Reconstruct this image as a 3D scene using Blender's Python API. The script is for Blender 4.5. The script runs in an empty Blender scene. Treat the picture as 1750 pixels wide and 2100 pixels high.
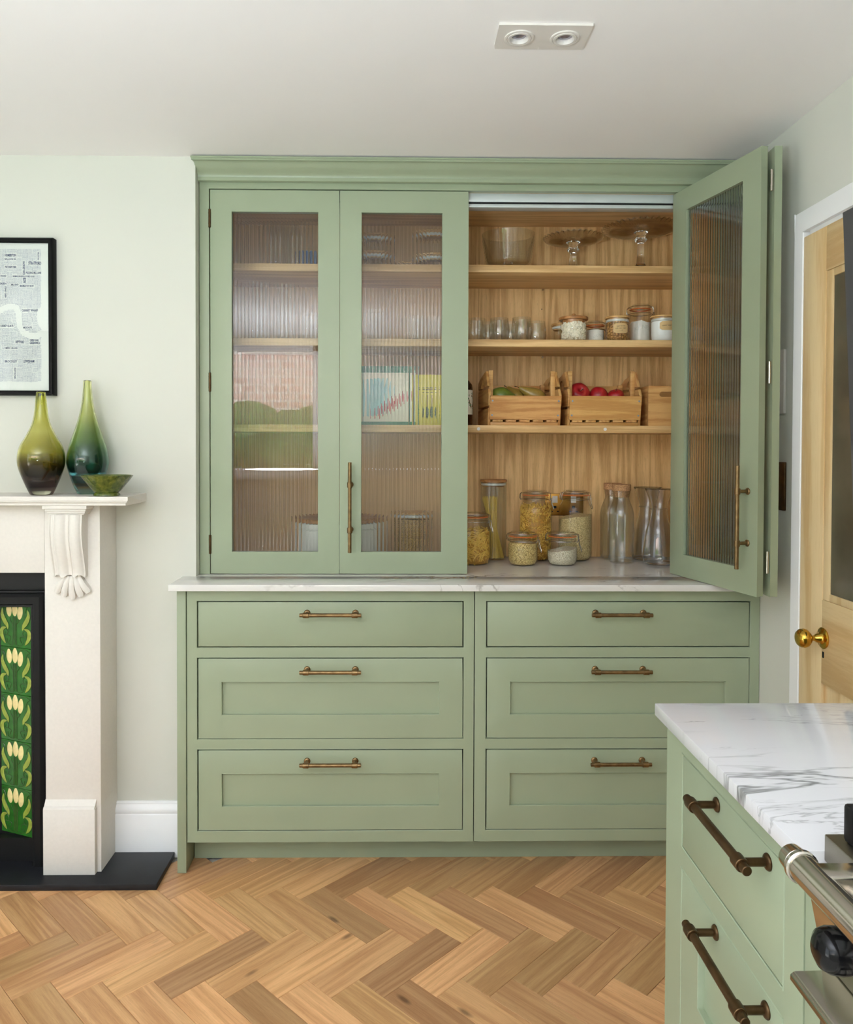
import bpy, bmesh, math, random
from math import pi, sin, cos, radians, sqrt, atan2, exp
from mathutils import Vector, Matrix
random.seed(7)
SC = bpy.context.scene
COL = SC.collection

# ------------------------------------------------------------------ camera
CAM_R = ((0.99989184, -0.01439655, 0.00300889), (0.00274943, -0.0180084, -0.99983406), (0.01444834, 0.99973418, -0.01796687))
CAM_F, CAM_PX, CAM_PY, CAM_Z = 1580.4, 842.84, 948.2, 1.33383      # in a 1750 x 2100 frame
cam_data = bpy.data.cameras.new('camera')
cam = bpy.data.objects.new('camera', cam_data); COL.objects.link(cam)
cam_data.sensor_fit = 'HORIZONTAL'; cam_data.sensor_width = 36.0
cam_data.lens = CAM_F * 36.0 / 1750
cam_data.shift_x = (875 - CAM_PX) / 1750
cam_data.shift_y = (CAM_PY - 1050) / 1750
cam_data.clip_start = 0.05
r0, r1, r2 = CAM_R
cam.matrix_world = Matrix(((r0[0], -r1[0], -r2[0], 0), (r0[1], -r1[1], -r2[1], 0), (r0[2], -r1[2], -r2[2], CAM_Z), (0, 0, 0, 1)))
SC.camera = cam

# ------------------------------------------------------------------ sky, sun, exposure
SKY, SUN = 3.9, 52.0
wd = bpy.data.worlds.new('sky'); SC.world = wd; wd.use_nodes = True
bg = wd.node_tree.nodes['Background']
bg.inputs['Color'].default_value = (0.80, 0.90, 1.0, 1); bg.inputs['Strength'].default_value = SKY
sd = bpy.data.lights.new('sun', 'SUN'); sd.energy = SUN; sd.angle = radians(0.6); sd.color = (1.0, 0.98, 0.95)
so = bpy.data.objects.new('sun', sd); COL.objects.link(so)
so.rotation_euler = Vector((-0.25, -0.75, -0.75)).to_track_quat('-Z', 'Y').to_euler()
def portal(name, loc, dirv, w, h):
    l = bpy.data.lights.new(name, 'AREA'); l.shape = 'RECTANGLE'; l.size = w; l.size_y = h
    l.cycles.is_portal = True
    o = bpy.data.objects.new(name, l); COL.objects.link(o); o.location = loc
    o.rotation_euler = Vector(dirv).to_track_quat('-Z', 'Y').to_euler()
portal('window_portal', (-1.76, -1.28, 1.65), (0, 1, 0), 2.17, 1.09)
portal('door_portal', (-3.03, -.40, 1.1), (1, 0, 0), 1.5, 2.2)
bd = bpy.data.lights.new('ceiling_fill', 'AREA'); bd.shape = 'DISK'; bd.size = .55; bd.energy = 118.0; bd.color = (0.80, 0.88, 1.0)      # added unseen fill that brightens the ceiling and mirrors as a white line
bo = bpy.data.objects.new('ceiling_fill', bd); COL.objects.link(bo); bo.location = (-.85, -.50, 1.18); bo.rotation_euler = (pi, 0, 0)
SC.view_settings.view_transform = 'Standard'
SC.view_settings.look = 'None'
SC.view_settings.exposure = -0.22
SC.view_settings.gamma = 1.0
SC.view_settings.use_curve_mapping = False
SC.cycles.max_bounces = 14; SC.cycles.diffuse_bounces = 6; SC.cycles.glossy_bounces = 6
SC.cycles.transmission_bounces = 12; SC.cycles.transparent_max_bounces = 24
SC.cycles.sample_clamp_indirect = 20.0

# ------------------------------------------------------------------ helpers
def ray(px, py):
    d = ((px - CAM_PX) / CAM_F, (py - CAM_PY) / CAM_F, 1.0)
    return Vector([sum(CAM_R[k][i] * d[k] for k in range(3)) for i in range(3)])
def at(px, py, Y):
    d = ray(px, py); t = Y / d.y
    return Vector((d.x * t, Y, CAM_Z + d.z * t))
def on(px, py, Z):
    d = ray(px, py); t = (Z - CAM_Z) / d.z
    return Vector((d.x * t, d.y * t, Z))

def s2l(c):
    return tuple(((v / 255) / 12.92 if v / 255 <= .04045 else ((v / 255 + .055) / 1.055) ** 2.4) for v in c) + (1.0,)

W = {}
class MB:
    def __init__(s): s.bm = bmesh.new()
    def box(s, x0, x1, y0, y1, z0, z1, b=0.0, seg=2, M=None):
        vs = [s.bm.verts.new((x, y, z)) for x in (x0, x1) for y in (y0, y1) for z in (z0, z1)]
        fs = [s.bm.faces.new([vs[i] for i in f]) for f in ((0, 1, 3, 2), (4, 6, 7, 5), (0, 4, 5, 1), (2, 3, 7, 6), (0, 2, 6, 4), (1, 5, 7, 3))]
        if M is not None:
            for v in vs: v.co = M @ v.co
        if b:
            es = list({e for f in fs for e in f.edges})
            bmesh.ops.bevel(s.bm, geom=es, offset=b, segments=seg, affect='EDGES', profile=.5, clamp_overlap=True)
        return s
    def prism(s, poly, axis, a, b, bev=0.0):
        """poly: 2D points in the two other axes (in xyz order), extruded along axis from a to b"""
        def mk(p, t):
            return {'x': (t, p[0], p[1]), 'y': (p[0], t, p[1]), 'z': (p[0], p[1], t)}[axis]
        A = [s.bm.verts.new(mk(p, a)) for p in poly]; B = [s.bm.verts.new(mk(p, b)) for p in poly]
        n = len(poly); fs = []
        for i in range(n):
            fs.append(s.bm.faces.new((A[i], A[(i + 1) % n], B[(i + 1) % n], B[i])))
        fs.append(s.bm.faces.new(A)); fs.append(s.bm.faces.new(B[::-1]))
        if bev:
            es = list({e for f in fs for e in f.edges})
            bmesh.ops.bevel(s.bm, geom=es, offset=bev, segments=1, affect='EDGES', clamp_overlap=True)
        return s
    def lathe(s, prof, c=(0, 0, 0), n=32, rf=None, close=False, axis=None):
        """prof: (r, z); rf(theta, i) optional radius factor; axis: matrix"""
        rings = []
        for i, (r, z) in enumerate(prof):
            if r <= 1e-6:
                rings.append([s.bm.verts.new((c[0], c[1], c[2] + z))])
            else:
                ring = []
                for k in range(n):
                    t = 2 * pi * k / n
                    rr = r; zz = z
                    if rf:
                        q = rf(t, i)
                        if isinstance(q, tuple): rr = r * q[0]; zz = z + q[1]
                        else: rr = r * q
                    ring.append(s.bm.verts.new((c[0] + rr * cos(t), c[1] + rr * sin(t), c[2] + zz)))
                rings.append(ring)
        pairs = list(zip(rings, rings[1:]))
        if close: pairs.append((rings[-1], rings[0]))
        for a, b in pairs:
            if len(a) == 1 and len(b) == 1: continue
            for k in range(n):
                if len(a) == 1: s.bm.faces.new((a[0], b[(k + 1) % n], b[k]))
                elif len(b) == 1: s.bm.faces.new((a[k], a[(k + 1) % n], b[0]))
                else: s.bm.faces.new((a[k], a[(k + 1) % n], b[(k + 1) % n], b[k]))
        if axis is not None:
            for ring in rings:
                for v in ring: v.co = axis @ v.co
        return s
    def tube(s, pts, r, n=8, closed=False, caps=True):
        P = [Vector(p) for p in pts]; m = len(P); rings = []
        up = Vector((0.13, 0.21, 0.97)).normalized(); prevn = None
        for i in range(m):
            if closed: t = P[(i + 1) % m] - P[i - 1]
            else: t = P[min(i + 1, m - 1)] - P[max(i - 1, 0)]
            t.normalize()
            if prevn is None:
                a = t.cross(up)
                if a.length < .1: a = t.cross(Vector((1, 0, 0)))
                nrm = a.normalized()
            else:
                nrm = prevn - t * prevn.dot(t)
                nrm.normalize()
            prevn = nrm; bn = t.cross(nrm)
            rr = r[i] if isinstance(r, (list, tuple)) else r
            rings.append([s.bm.verts.new(P[i] + (nrm * cos(2 * pi * k / n) + bn * sin(2 * pi * k / n)) * rr) for k in range(n)])
        prs = list(zip(rings, rings[1:])) + ([(rings[-1], rings[0])] if closed else [])
        for a, b in prs:
            for k in range(n): s.bm.faces.new((a[k], a[(k + 1) % n], b[(k + 1) % n], b[k]))
        if caps and not closed:
            s.bm.faces.new(rings[0][::-1]); s.bm.faces.new(rings[-1])
        return s
    def cyl(s, p0, p1, r0, r1=None, n=20, bev=0.0):
        p0 = Vector(p0); p1 = Vector(p1); d = p1 - p0; L = d.length
        r1 = r0 if r1 is None else r1
        Mx = Matrix.Translation(p0) @ d.to_track_quat('Z', 'Y').to_matrix().to_4x4()
        b = min(bev, L * .4)
        prof = [(0, 0), (r0 - b, 0), (r0, b), (r1, L - b), (r1 - b, L), (0, L)] if b else [(0, 0), (r0, 0), (r1, L), (0, L)]
        return s.lathe(prof, n=n, axis=Mx)
    def sphere(s, c, rx, ry=None, rz=None, n=16, m=10, M=None):
        ry = ry or rx; rz = rz or rx
        Mx = Matrix.Translation(c) @ (M or Matrix()) @ Matrix.Diagonal((rx, ry, rz, 1))
        return s.lathe([(sin(pi * i / m), -cos(pi * i / m)) for i in range(m + 1)], n=n, axis=Mx)
    def slab(s, us, vs, holes, w0, w1, axis='y', bev=.001):
        """a board in the u,v plane, cut into cells by us and vs; cells in holes are open; w0 is the front face"""
        def mk(u, v, w): return (u, w, v) if axis == 'y' else (w, u, v)
        nu, nv = len(us), len(vs); used = {}
        def V(i, j, k):
            if (i, j, k) not in used: used[(i, j, k)] = s.bm.verts.new(mk(us[i], vs[j], (w0, w1)[k]))
            return used[(i, j, k)]
        solid = lambda i, j: 0 <= i < nu - 1 and 0 <= j < nv - 1 and (i, j) not in holes
        fs = []
        for i in range(nu - 1):
            for j in range(nv - 1):
                if not solid(i, j): continue
                for k in (0, 1): fs.append(s.bm.faces.new((V(i, j, k), V(i + 1, j, k), V(i + 1, j + 1, k), V(i, j + 1, k))))
                for di, dj, p, q in ((-1, 0, (i, j), (i, j + 1)), (1, 0, (i + 1, j), (i + 1, j + 1)), (0, -1, (i, j), (i + 1, j)), (0, 1, (i, j + 1), (i + 1, j + 1))):
                    if not solid(i + di, j + dj): fs.append(s.bm.faces.new((V(*p, 0), V(*q, 0), V(*q, 1), V(*p, 1))))
        if bev:
            es = [e for e in {e for f in fs for e in f.edges} if len(e.link_faces) == 2 and abs(e.link_faces[0].normal.dot(e.link_faces[1].normal)) < .5]
            s.bm.normal_update()
            es = [e for e in {e for f in fs for e in f.edges} if len(e.link_faces) == 2 and abs(e.link_faces[0].normal.dot(e.link_faces[1].normal)) < .5]
            bmesh.ops.bevel(s.bm, geom=es, offset=bev, segments=2, affect='EDGES', profile=.5, clamp_overlap=True)
        return s
    def grid(s, f, nu, nv, closed_u=False):
        V = [[s.bm.verts.new(f(i / nu, j / nv)) for j in range(nv + 1)] for i in range(nu + 1)]
        for i in range(nu):
            for j in range(nv): s.bm.faces.new((V[i][j], V[i + 1][j], V[i + 1][j + 1], V[i][j + 1]))
        return V
    def mat(s, M):
        for v in s.bm.verts: v.co = M @ v.co
        return s
    def mesh(s, name, smooth=35):
        bmesh.ops.recalc_face_normals(s.bm, faces=s.bm.faces)
        me = bpy.data.meshes.new(name); s.bm.to_mesh(me); s.bm.free()
        if smooth:
            for p in me.polygons: p.use_smooth = True
            me.set_sharp_from_angle(angle=radians(smooth))
        return me
    def out(s, name, m, parent=None, loc=None, smooth=35, **kw):
        """geometry is in world coordinates; the object's origin is put at loc (or at its parent's origin)"""
        loc = Vector(loc) if loc is not None else (W[parent] if parent else Vector((0, 0, 0)))
        for v in s.bm.verts: v.co -= loc
        me = s.mesh(name, smooth)
        o = bpy.data.objects.new(name, me); COL.objects.link(o)
        me.materials.append(m)
        W[o] = loc
        if parent:
            o.parent = parent; o.location = loc - W[parent]
        else: o.location = loc
        for k, v in kw.items(): o[k] = v
        return o

def thing(name, label, cat, loc, group=None):
    o = bpy.data.objects.new(name, None); COL.objects.link(o)
    o.empty_display_size = .05
    o.location = loc; W[o] = Vector(loc); o['label'] = label; o['category'] = cat
    if group: o['group'] = group
    return o
def tag(o, label, cat, group=None):
    o['label'] = label; o['category'] = cat
    if group: o['group'] = group
    return o
def struct(o):
    o['kind'] = 'structure'; return o
def kids(o): return [c for c in bpy.data.objects if c.parent == o]
def dup(o, loc, label=None, parent=None, rotz=None, scale=None):
    c = o.copy(); COL.objects.link(c)
    if parent: c.parent = parent
    if loc is not None: c.location = loc; W[c] = Vector(loc)
    if rotz is not None: c.rotation_euler = (0, 0, rotz)
    if scale is not None: c.scale = scale
    if label: c['label'] = label
    for ch in list(o.children):
        d = ch.copy(); COL.objects.link(d); d.parent = c
        for g in ch.children:
            e = g.copy(); COL.objects.link(e); e.parent = d
    return c

TEXTQ = []
def text(body, size, M, align='CENTER', width=None, height=None, thick=0.0):
    """queue a piece of lettering; M puts its local xy plane in the world"""
    cu = bpy.data.curves.new('lettering', 'FONT'); cu.body = body; cu.size = size
    cu.align_x = align; cu.align_y = 'CENTER'; cu.resolution_u = 2; cu.extrude = thick
    o = bpy.data.objects.new('lettering', cu); COL.objects.link(o)
    return (o, M, width, height)
def text_meshes(items, name, m, parent, split=False):
    bpy.context.view_layer.update()
    dg = bpy.context.evaluated_depsgraph_get()
    res = []; bm = bmesh.new()
    for o, M, width, height in items:
        me = bpy.data.meshes.new_from_object(o.evaluated_get(dg))
        if me.vertices:
            xs = [v.co.x for v in me.vertices]; ys = [v.co.y for v in me.vertices]
            cx, cy = (min(xs) + max(xs)) / 2, (min(ys) + max(ys)) / 2
            sx = width / max(1e-6, max(xs) - min(xs)) if width else 1
            sy = height / max(1e-6, max(ys) - min(ys)) if height else sx
            for v in me.vertices:
                if width or height: v.co = Vector(((v.co.x - cx) * sx, (v.co.y - cy) * sy, v.co.z))
                v.co = M(v.co) if callable(M) else M @ v.co
        bm.from_mesh(me); bpy.data.meshes.remove(me)
        if split:
            b = MB(); b.bm.free(); b.bm = bm; res.append(b.out(name, m, parent, smooth=0)); bm = bmesh.new()
    for o, *_ in items:
        cu = o.data; bpy.data.objects.remove(o); bpy.data.curves.remove(cu)
    if split: bm.free(); return res
    b = MB(); b.bm.free(); b.bm = bm
    return b.out(name, m, parent, smooth=0)

# ------------------------------------------------------------------ materials
def new_mat(name):
    m = bpy.data.materials.new(name); m.use_nodes = True
    nt = m.node_tree; p = nt.nodes['Principled BSDF']
    return m, nt, p
def N(nt, typ, **kw):
    n = nt.nodes.new(typ)
    for k, v in kw.items():
        if k in n.inputs: n.inputs[k].default_value = v
        else: setattr(n, k, v)
    return n
def coords(nt, scale=(1, 1, 1), rnd=False, rot=(0, 0, 0)):
    tc = N(nt, 'ShaderNodeTexCoord'); mp = N(nt, 'ShaderNodeMapping')
    mp.inputs['Scale'].default_value = scale; mp.inputs['Rotation'].default_value = rot
    if rnd:
        oi = N(nt, 'ShaderNodeObjectInfo'); mu = N(nt, 'ShaderNodeVectorMath', operation='SCALE')
        cx = N(nt, 'ShaderNodeCombineXYZ')
        m1 = N(nt, 'ShaderNodeMath', operation='MULTIPLY'); m1.inputs[1].default_value = 7.3
        m2 = N(nt, 'ShaderNodeMath', operation='MULTIPLY'); m2.inputs[1].default_value = 3.1
        m3 = N(nt, 'ShaderNodeMath', operation='MULTIPLY'); m3.inputs[1].default_value = 11.7
        for i, q in enumerate((m1, m2, m3)):
            nt.links.new(oi.outputs['Random'], q.inputs[0]); nt.links.new(q.outputs[0], cx.inputs[i])
        ad = N(nt, 'ShaderNodeVectorMath', operation='ADD')
        nt.links.new(tc.outputs['Object'], ad.inputs[0]); nt.links.new(cx.outputs[0], ad.inputs[1])
        nt.links.new(ad.outputs[0], mp.inputs['Vector'])
        return mp.outputs[0], oi.outputs['Random']
    nt.links.new(tc.outputs['Object'], mp.inputs['Vector'])
    return mp.outputs[0], None
def noise(nt, vec, scale, detail=3.0, rough=.5, dist=0.0):
    n = N(nt, 'ShaderNodeTexNoise'); n.inputs['Scale'].default_value = scale; n.inputs['Detail'].default_value = detail
    n.inputs['Roughness'].default_value = rough; n.inputs['Distortion'].default_value = dist
    if vec is not None: nt.links.new(vec, n.inputs['Vector'])
    return n.outputs['Fac']
def ramp(nt, fac, stops):
    r = N(nt, 'ShaderNodeValToRGB'); el = r.color_ramp.elements
    while len(el) > 1: el.remove(el[-1])
    el[0].position = stops[0][0]; el[0].color = stops[0][1]
    for p, c in stops[1:]:
        e = el.new(p); e.color = c
    nt.links.new(fac, r.inputs['Fac'])
    return r.outputs['Color']
def mixc(nt, a, b, fac, blend='MIX'):
    n = N(nt, 'ShaderNodeMix', data_type='RGBA', blend_type=blend)
    for s, v in ((6, a), (7, b)):
        if isinstance(v, tuple): n.inputs[s].default_value = v
        else: nt.links.new(v, n.inputs[s])
    if isinstance(fac, (int, float)): n.inputs[0].default_value = fac
    else: nt.links.new(fac, n.inputs[0])
    return n.outputs[2]
def bump(nt, p, h, strength=.1, dist=.001):
    b = N(nt, 'ShaderNodeBump'); b.inputs['Strength'].default_value = strength; b.inputs['Distance'].default_value = dist
    nt.links.new(h, b.inputs['Height']); nt.links.new(b.outputs['Normal'], p.inputs['Normal'])
def plain(name, rgb, rough=.5, metal=0.0, var=.06, nscale=14, bmp=0.0, bscale=300, spec=.5):
    """a colour with a little cloudy variation, and fine relief"""
    m, nt, p = new_mat(name)
    c = s2l(rgb); v, _ = coords(nt)
    dark = tuple(x * (1 - var) for x in c[:3]) + (1,); light = tuple(min(1, x * (1 + var)) for x in c[:3]) + (1,)
    nt.links.new(ramp(nt, noise(nt, v, nscale, 4), [(.3, dark), (.7, light)]), p.inputs['Base Color'])
    p.inputs['Roughness'].default_value = rough; p.inputs['Metallic'].default_value = metal
    p.inputs['Specular IOR Level'].default_value = spec
    if bmp: bump(nt, p, noise(nt, v, bscale, 2), bmp, .0006)
    return m
def wood(name, light, dark, axis='X', rough=.45, across=22, stretch=.07, rnd=False, varc=.25, pore=.35, knots=0.0, spec=.4, lo=.34, hi=.62):
    m, nt, p = new_mat(name)
    k = 'XYZ'.index(axis)
    sc = [1, 1, 1]; sc[k] = stretch
    v, r = coords(nt, tuple(sc), rnd)
    L, D = s2l(light), s2l(dark)
    big = noise(nt, v, across * .35, 2, .5, .6)                     # broad cathedral figure
    mul = N(nt, 'ShaderNodeMath', operation='MULTIPLY'); mul.inputs[1].default_value = 34.0; nt.links.new(big, mul.inputs[0])
    sn = N(nt, 'ShaderNodeMath', operation='SINE'); nt.links.new(mul.outputs[0], sn.inputs[0])
    mr = N(nt, 'ShaderNodeMapRange'); mr.inputs['From Min'].default_value = -1; nt.links.new(sn.outputs[0], mr.inputs['Value'])
    fine = noise(nt, v, across * 6, 4, .65)
    mx = N(nt, 'ShaderNodeMix', data_type='FLOAT'); mx.inputs[0].default_value = .68
    nt.links.new(mr.outputs[0], mx.inputs[2]); nt.links.new(fine, mx.inputs[3])
    col = ramp(nt, mx.outputs[0], [(lo, D), (hi, L)])
    pores = noise(nt, v, across * 18, 2, .7)
    dk = tuple(x * .55 for x in D[:3]) + (1,)
    pf = N(nt, 'ShaderNodeMapRange'); pf.inputs['From Min'].default_value = .60; pf.inputs['From Max'].default_value = .72
    pf.inputs['To Max'].default_value = pore; nt.links.new(pores, pf.inputs['Value'])
    col = mixc(nt, col, dk, pf.outputs[0])
    if knots:
        v2, _ = coords(nt, tuple(.35 if i == k else 1 for i in range(3)), rnd)
        vo = N(nt, 'ShaderNodeTexVoronoi'); vo.inputs['Scale'].default_value = knots; nt.links.new(v2, vo.inputs['Vector'])
        kf = N(nt, 'ShaderNodeMapRange'); kf.inputs['From Min'].default_value = .075; kf.inputs['From Max'].default_value = .03
        kf.inputs['To Max'].default_value = .65; nt.links.new(vo.outputs['Distance'], kf.inputs['Value'])
        col = mixc(nt, col, s2l((78, 48, 26)), kf.outputs[0])
    if rnd:
        hs = N(nt, 'ShaderNodeHueSaturation')
        vr = N(nt, 'ShaderNodeMapRange'); vr.inputs['To Min'].default_value = 1 - varc; vr.inputs['To Max'].default_value = 1 + varc * .55
        nt.links.new(r, vr.inputs['Value']); nt.links.new(vr.outputs[0], hs.inputs['Value']); nt.links.new(col, hs.inputs['Color'])
        hm = N(nt, 'ShaderNodeMath', operation='MULTIPLY'); hm.inputs[1].default_value = 37.7; nt.links.new(r, hm.inputs[0])
        hf = N(nt, 'ShaderNodeMath', operation='FRACT'); nt.links.new(hm.outputs[0], hf.inputs[0])
        h2 = N(nt, 'ShaderNodeMapRange'); h2.inputs['To Min'].default_value = .492; h2.inputs['To Max'].default_value = .502
        nt.links.new(hf.outputs[0], h2.inputs['Value']); nt.links.new(h2.outputs[0], hs.inputs['Hue'])
        col = hs.outputs['Color']
    nt.links.new(col, p.inputs['Base Color'])
    p.inputs['Roughness'].default_value = rough; p.inputs['Specular IOR Level'].default_value = spec
    bump(nt, p, mx.outputs[0], .12, .0008)
    return m
def quartz(name, base, vein, scale=(1, 1, 1), vs=2.2, width=.02, rough=.07, dens=.5):
    m, nt, p = new_mat(name)
    v, _ = coords(nt, scale)
    col = ramp(nt, noise(nt, v, 3.0, 5), [(.3, tuple(x * .95 for x in s2l(base)[:3]) + (1,)), (.7, s2l(base))])
    for i, (k, w, st) in enumerate(((vs, width, .9), (vs * 1.9, width * .6, .5))):
        off = N(nt, 'ShaderNodeVectorMath', operation='ADD'); off.inputs[1].default_value = (i * 5.3, i * 2.7, i)
        nt.links.new(v, off.inputs[0])
        nf = noise(nt, off.outputs[0], k, 6, .55, .7)
        sb = N(nt, 'ShaderNodeMath', operation='SUBTRACT'); sb.inputs[1].default_value = .5; nt.links.new(nf, sb.inputs[0])
        ab = N(nt, 'ShaderNodeMath', operation='ABSOLUTE'); nt.links.new(sb.outputs[0], ab.inputs[0])
        mr = N(nt, 'ShaderNodeMapRange'); mr.inputs['From Min'].default_value = w; mr.inputs['From Max'].default_value = 0
        nt.links.new(ab.outputs[0], mr.inputs['Value'])
        mk = noise(nt, off.outputs[0], k * .8, 3)
        mm = N(nt, 'ShaderNodeMapRange'); mm.inputs['From Min'].default_value = dens; mm.inputs['From Max'].default_value = dens + .13
        mm.inputs['To Max'].default_value = st; nt.links.new(mk, mm.inputs['Value'])
        mu = N(nt, 'ShaderNodeMath', operation='MULTIPLY'); nt.links.new(mr.outputs[0], mu.inputs[0]); nt.links.new(mm.outputs[0], mu.inputs[1])
        col = mixc(nt, col, s2l(vein), mu.outputs[0])
    nt.links.new(col, p.inputs['Base Color']); p.inputs['Roughness'].default_value = rough
    return m
def thin_glass(name, tint=(.97, .985, .98), ior=1.5, rough=.02, k=1.0):
    """a thin wall of clear glass: what is behind shows, the surface mirrors by Fresnel"""
    m = bpy.data.materials.new(name); m.use_nodes = True; nt = m.node_tree; nt.nodes.clear()
    o = N(nt, 'ShaderNodeOutputMaterial'); t = N(nt, 'ShaderNodeBsdfTransparent'); t.inputs['Color'].default_value = tint + (1,)
    g = N(nt, 'ShaderNodeBsdfGlossy'); g.inputs['Roughness'].default_value = rough
    f = N(nt, 'ShaderNodeFresnel')
    ge = N(nt, 'ShaderNodeNewGeometry'); mi = N(nt, 'ShaderNodeMapRange')          # the same mirror strength on both sides of the thin wall
    mi.inputs['To Min'].default_value = ior; mi.inputs['To Max'].default_value = 1 / ior
    nt.links.new(ge.outputs['Backfacing'], mi.inputs['Value']); nt.links.new(mi.outputs[0], f.inputs['IOR'])
    mu = N(nt, 'ShaderNodeMath', operation='MULTIPLY'); mu.inputs[1].default_value = k; mu.use_clamp = True
    nt.links.new(f.outputs[0], mu.inputs[0])
    x = N(nt, 'ShaderNodeMixShader'); nt.links.new(mu.outputs[0], x.inputs[0]); nt.links.new(t.outputs[0], x.inputs[1]); nt.links.new(g.outputs[0], x.inputs[2])
    v, _ = coords(nt); b = N(nt, 'ShaderNodeBump'); b.inputs['Strength'].default_value = .05; b.inputs['Distance'].default_value = .001
    nt.links.new(noise(nt, v, 18, 2), b.inputs['Height']); nt.links.new(b.outputs[0], g.inputs['Normal'])
    nt.links.new(x.outputs[0], o.inputs[0])
    return m
def solid_glass(name, stops=None, zmax=1.0, rough=0.0, ior=1.5, col=(1, 1, 1)):
    m, nt, p = new_mat(name)
    p.inputs['Transmission Weight'].default_value = 1.0; p.inputs['Roughness'].default_value = rough; p.inputs['IOR'].default_value = ior
    p.inputs['Base Color'].default_value = col + (1,)
    if stops:
        tc = N(nt, 'ShaderNodeTexCoord'); sp = N(nt, 'ShaderNodeSeparateXYZ'); nt.links.new(tc.outputs['Object'], sp.inputs[0])
        dv = N(nt, 'ShaderNodeMath', operation='DIVIDE'); dv.inputs[1].default_value = zmax; nt.links.new(sp.outputs['Z'], dv.inputs[0])
        nt.links.new(ramp(nt, dv.outputs[0], stops), p.inputs['Base Color'])
    else:
        v, _ = coords(nt); nt.links.new(ramp(nt, noise(nt, v, 6, 2), [(.2, tuple(c * .985 for c in col) + (1,)), (.8, col + (1,))]), p.inputs['Base Color'])
    return m
def grains(name, a, b, scale=420, stretch=(1, 1, 1), rough=.6, bmp=.5):
    m, nt, p = new_mat(name)
    v, _ = coords(nt, stretch)
    vo = N(nt, 'ShaderNodeTexVoronoi'); vo.inputs['Scale'].default_value = scale; nt.links.new(v, vo.inputs['Vector'])
    sp = N(nt, 'ShaderNodeSeparateColor'); nt.links.new(vo.outputs['Color'], sp.inputs[0])
    c = ramp(nt, sp.outputs[0], [(0.0, s2l(b)), (.45, s2l(a)), (1.0, tuple(min(1, x * 1.15) for x in s2l(a)[:3]) + (1,))])
    e = N(nt, 'ShaderNodeMapRange'); e.inputs['From Min'].default_value = .30; e.inputs['From Max'].default_value = .75; nt.links.new(vo.outputs['Distance'], e.inputs['Value'])
    c = mixc(nt, c, tuple(x * .55 for x in s2l(b)[:3]) + (1,), e.outputs[0])
    nt.links.new(c, p.inputs['Base Color']); p.inputs['Roughness'].default_value = rough
    inv = N(nt, 'ShaderNodeMath', operation='SUBTRACT'); inv.inputs[0].default_value = 1; nt.links.new(vo.outputs['Distance'], inv.inputs[1])
    bump(nt, p, inv.outputs[0], bmp, .002)
    return m

M_WALL = plain('pale sage wall paint', (212, 212, 202), .75, var=.012, nscale=2, bmp=.08, bscale=260)
M_CEIL = plain('white ceiling paint', (244, 241, 239), .8, var=.01, nscale=2, bmp=.10, bscale=220)
M_TRIM = plain('white gloss paint', (240, 240, 241), .35, var=.01, nscale=5, bmp=.03, bscale=120)
M_GREEN = plain('sage green cabinet paint', (153, 164, 137), .38, var=.025, nscale=5, bmp=.04, bscale=500)
M_DARK = plain('dark cavity', (12, 13, 10), .8)  # near-black colour stands in for the shade in drawer gaps and holes
M_OAK_V = wood('oak veneer upright grain', (232, 192, 134), (196, 150, 94), 'Z', .5, across=40, stretch=.045, pore=.55, lo=.27, hi=.66)
M_OAK_H = wood('oak shelf long grain', (232, 194, 138), (204, 162, 108), 'X', .42, across=36, stretch=.04, pore=.3)
M_PLANK = wood('oak floor block', (240, 192, 136), (184, 130, 82), 'X', .34, across=44, stretch=.045, rnd=True, varc=.34, pore=.4, knots=7.5, lo=.08, hi=.88)
M_SUB = plain('pale bounce floor', (214, 208, 198), .5, var=.05)  # unseen floor, made pale so it bounces neutral light onto the ceiling
M_PINE = wood('waxed pine', (228, 202, 156), (212, 178, 126), 'Z', .4, across=14, stretch=.08, pore=.12, knots=4.0)
M_PINE_H = wood('waxed pine cross grain', (226, 198, 150), (208, 172, 120), 'Y', .4, across=14, stretch=.08, pore=.12, knots=4.0)
M_BAMBOO = wood('bamboo board', (222, 176, 110), (198, 146, 82), 'X', .42, across=40, stretch=.06, rnd=True, varc=.10, pore=.25)
M_BAMBOO_Y = wood('bamboo side board', (214, 168, 104), (188, 136, 76), 'Y', .42, across=40, stretch=.06, rnd=True, varc=.10, pore=.25)
M_LIDPALE = wood('pale bamboo lid', (222, 178, 116), (196, 148, 90), 'X', .45, across=40, stretch=.1, pore=.2)
M_LIDWOOD = wood('turned lid wood', (190, 136, 82), (156, 104, 58), 'X', .45, across=40, stretch=.1, pore=.3)
M_QUARTZ = quartz('white quartz with fine veins', (222, 219, 215), (120, 112, 104), (.8, 2.2, 1), 2.0, .012, .05, .50)
M_QUARTZ2 = quartz('white quartz with bold grey veins', (208, 207, 209), (104, 104, 102), (.62, 4.6, 1), 1.5, .013, .06, .46)
M_BRASS = plain('aged brass', (134, 108, 74), .34, .9, var=.25, nscale=60)
M_BRASS2 = plain('dark bronze', (88, 66, 42), .38, .85, var=.25, nscale=60)
M_PLATE = plain('antique brass plate', (168, 122, 58), .28, 1.0, var=.08)
M_GOLD = plain('polished brass', (206, 164, 70), .12, 1.0, var=.05)
M_STEEL = plain('polished steel', (196, 190, 180), .16, 1.0, var=.04)
M_STEELB = plain('brushed steel', (150, 144, 130), .34, 1.0, var=.06, nscale=40)
M_NICKEL = plain('nickel', (205, 198, 186), .18, 1.0, var=.04)
M_IRON = plain('black cast iron', (17, 17, 18), .5, 0.0, var=.15, nscale=50, bmp=.1, bscale=160, spec=.3)
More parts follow.
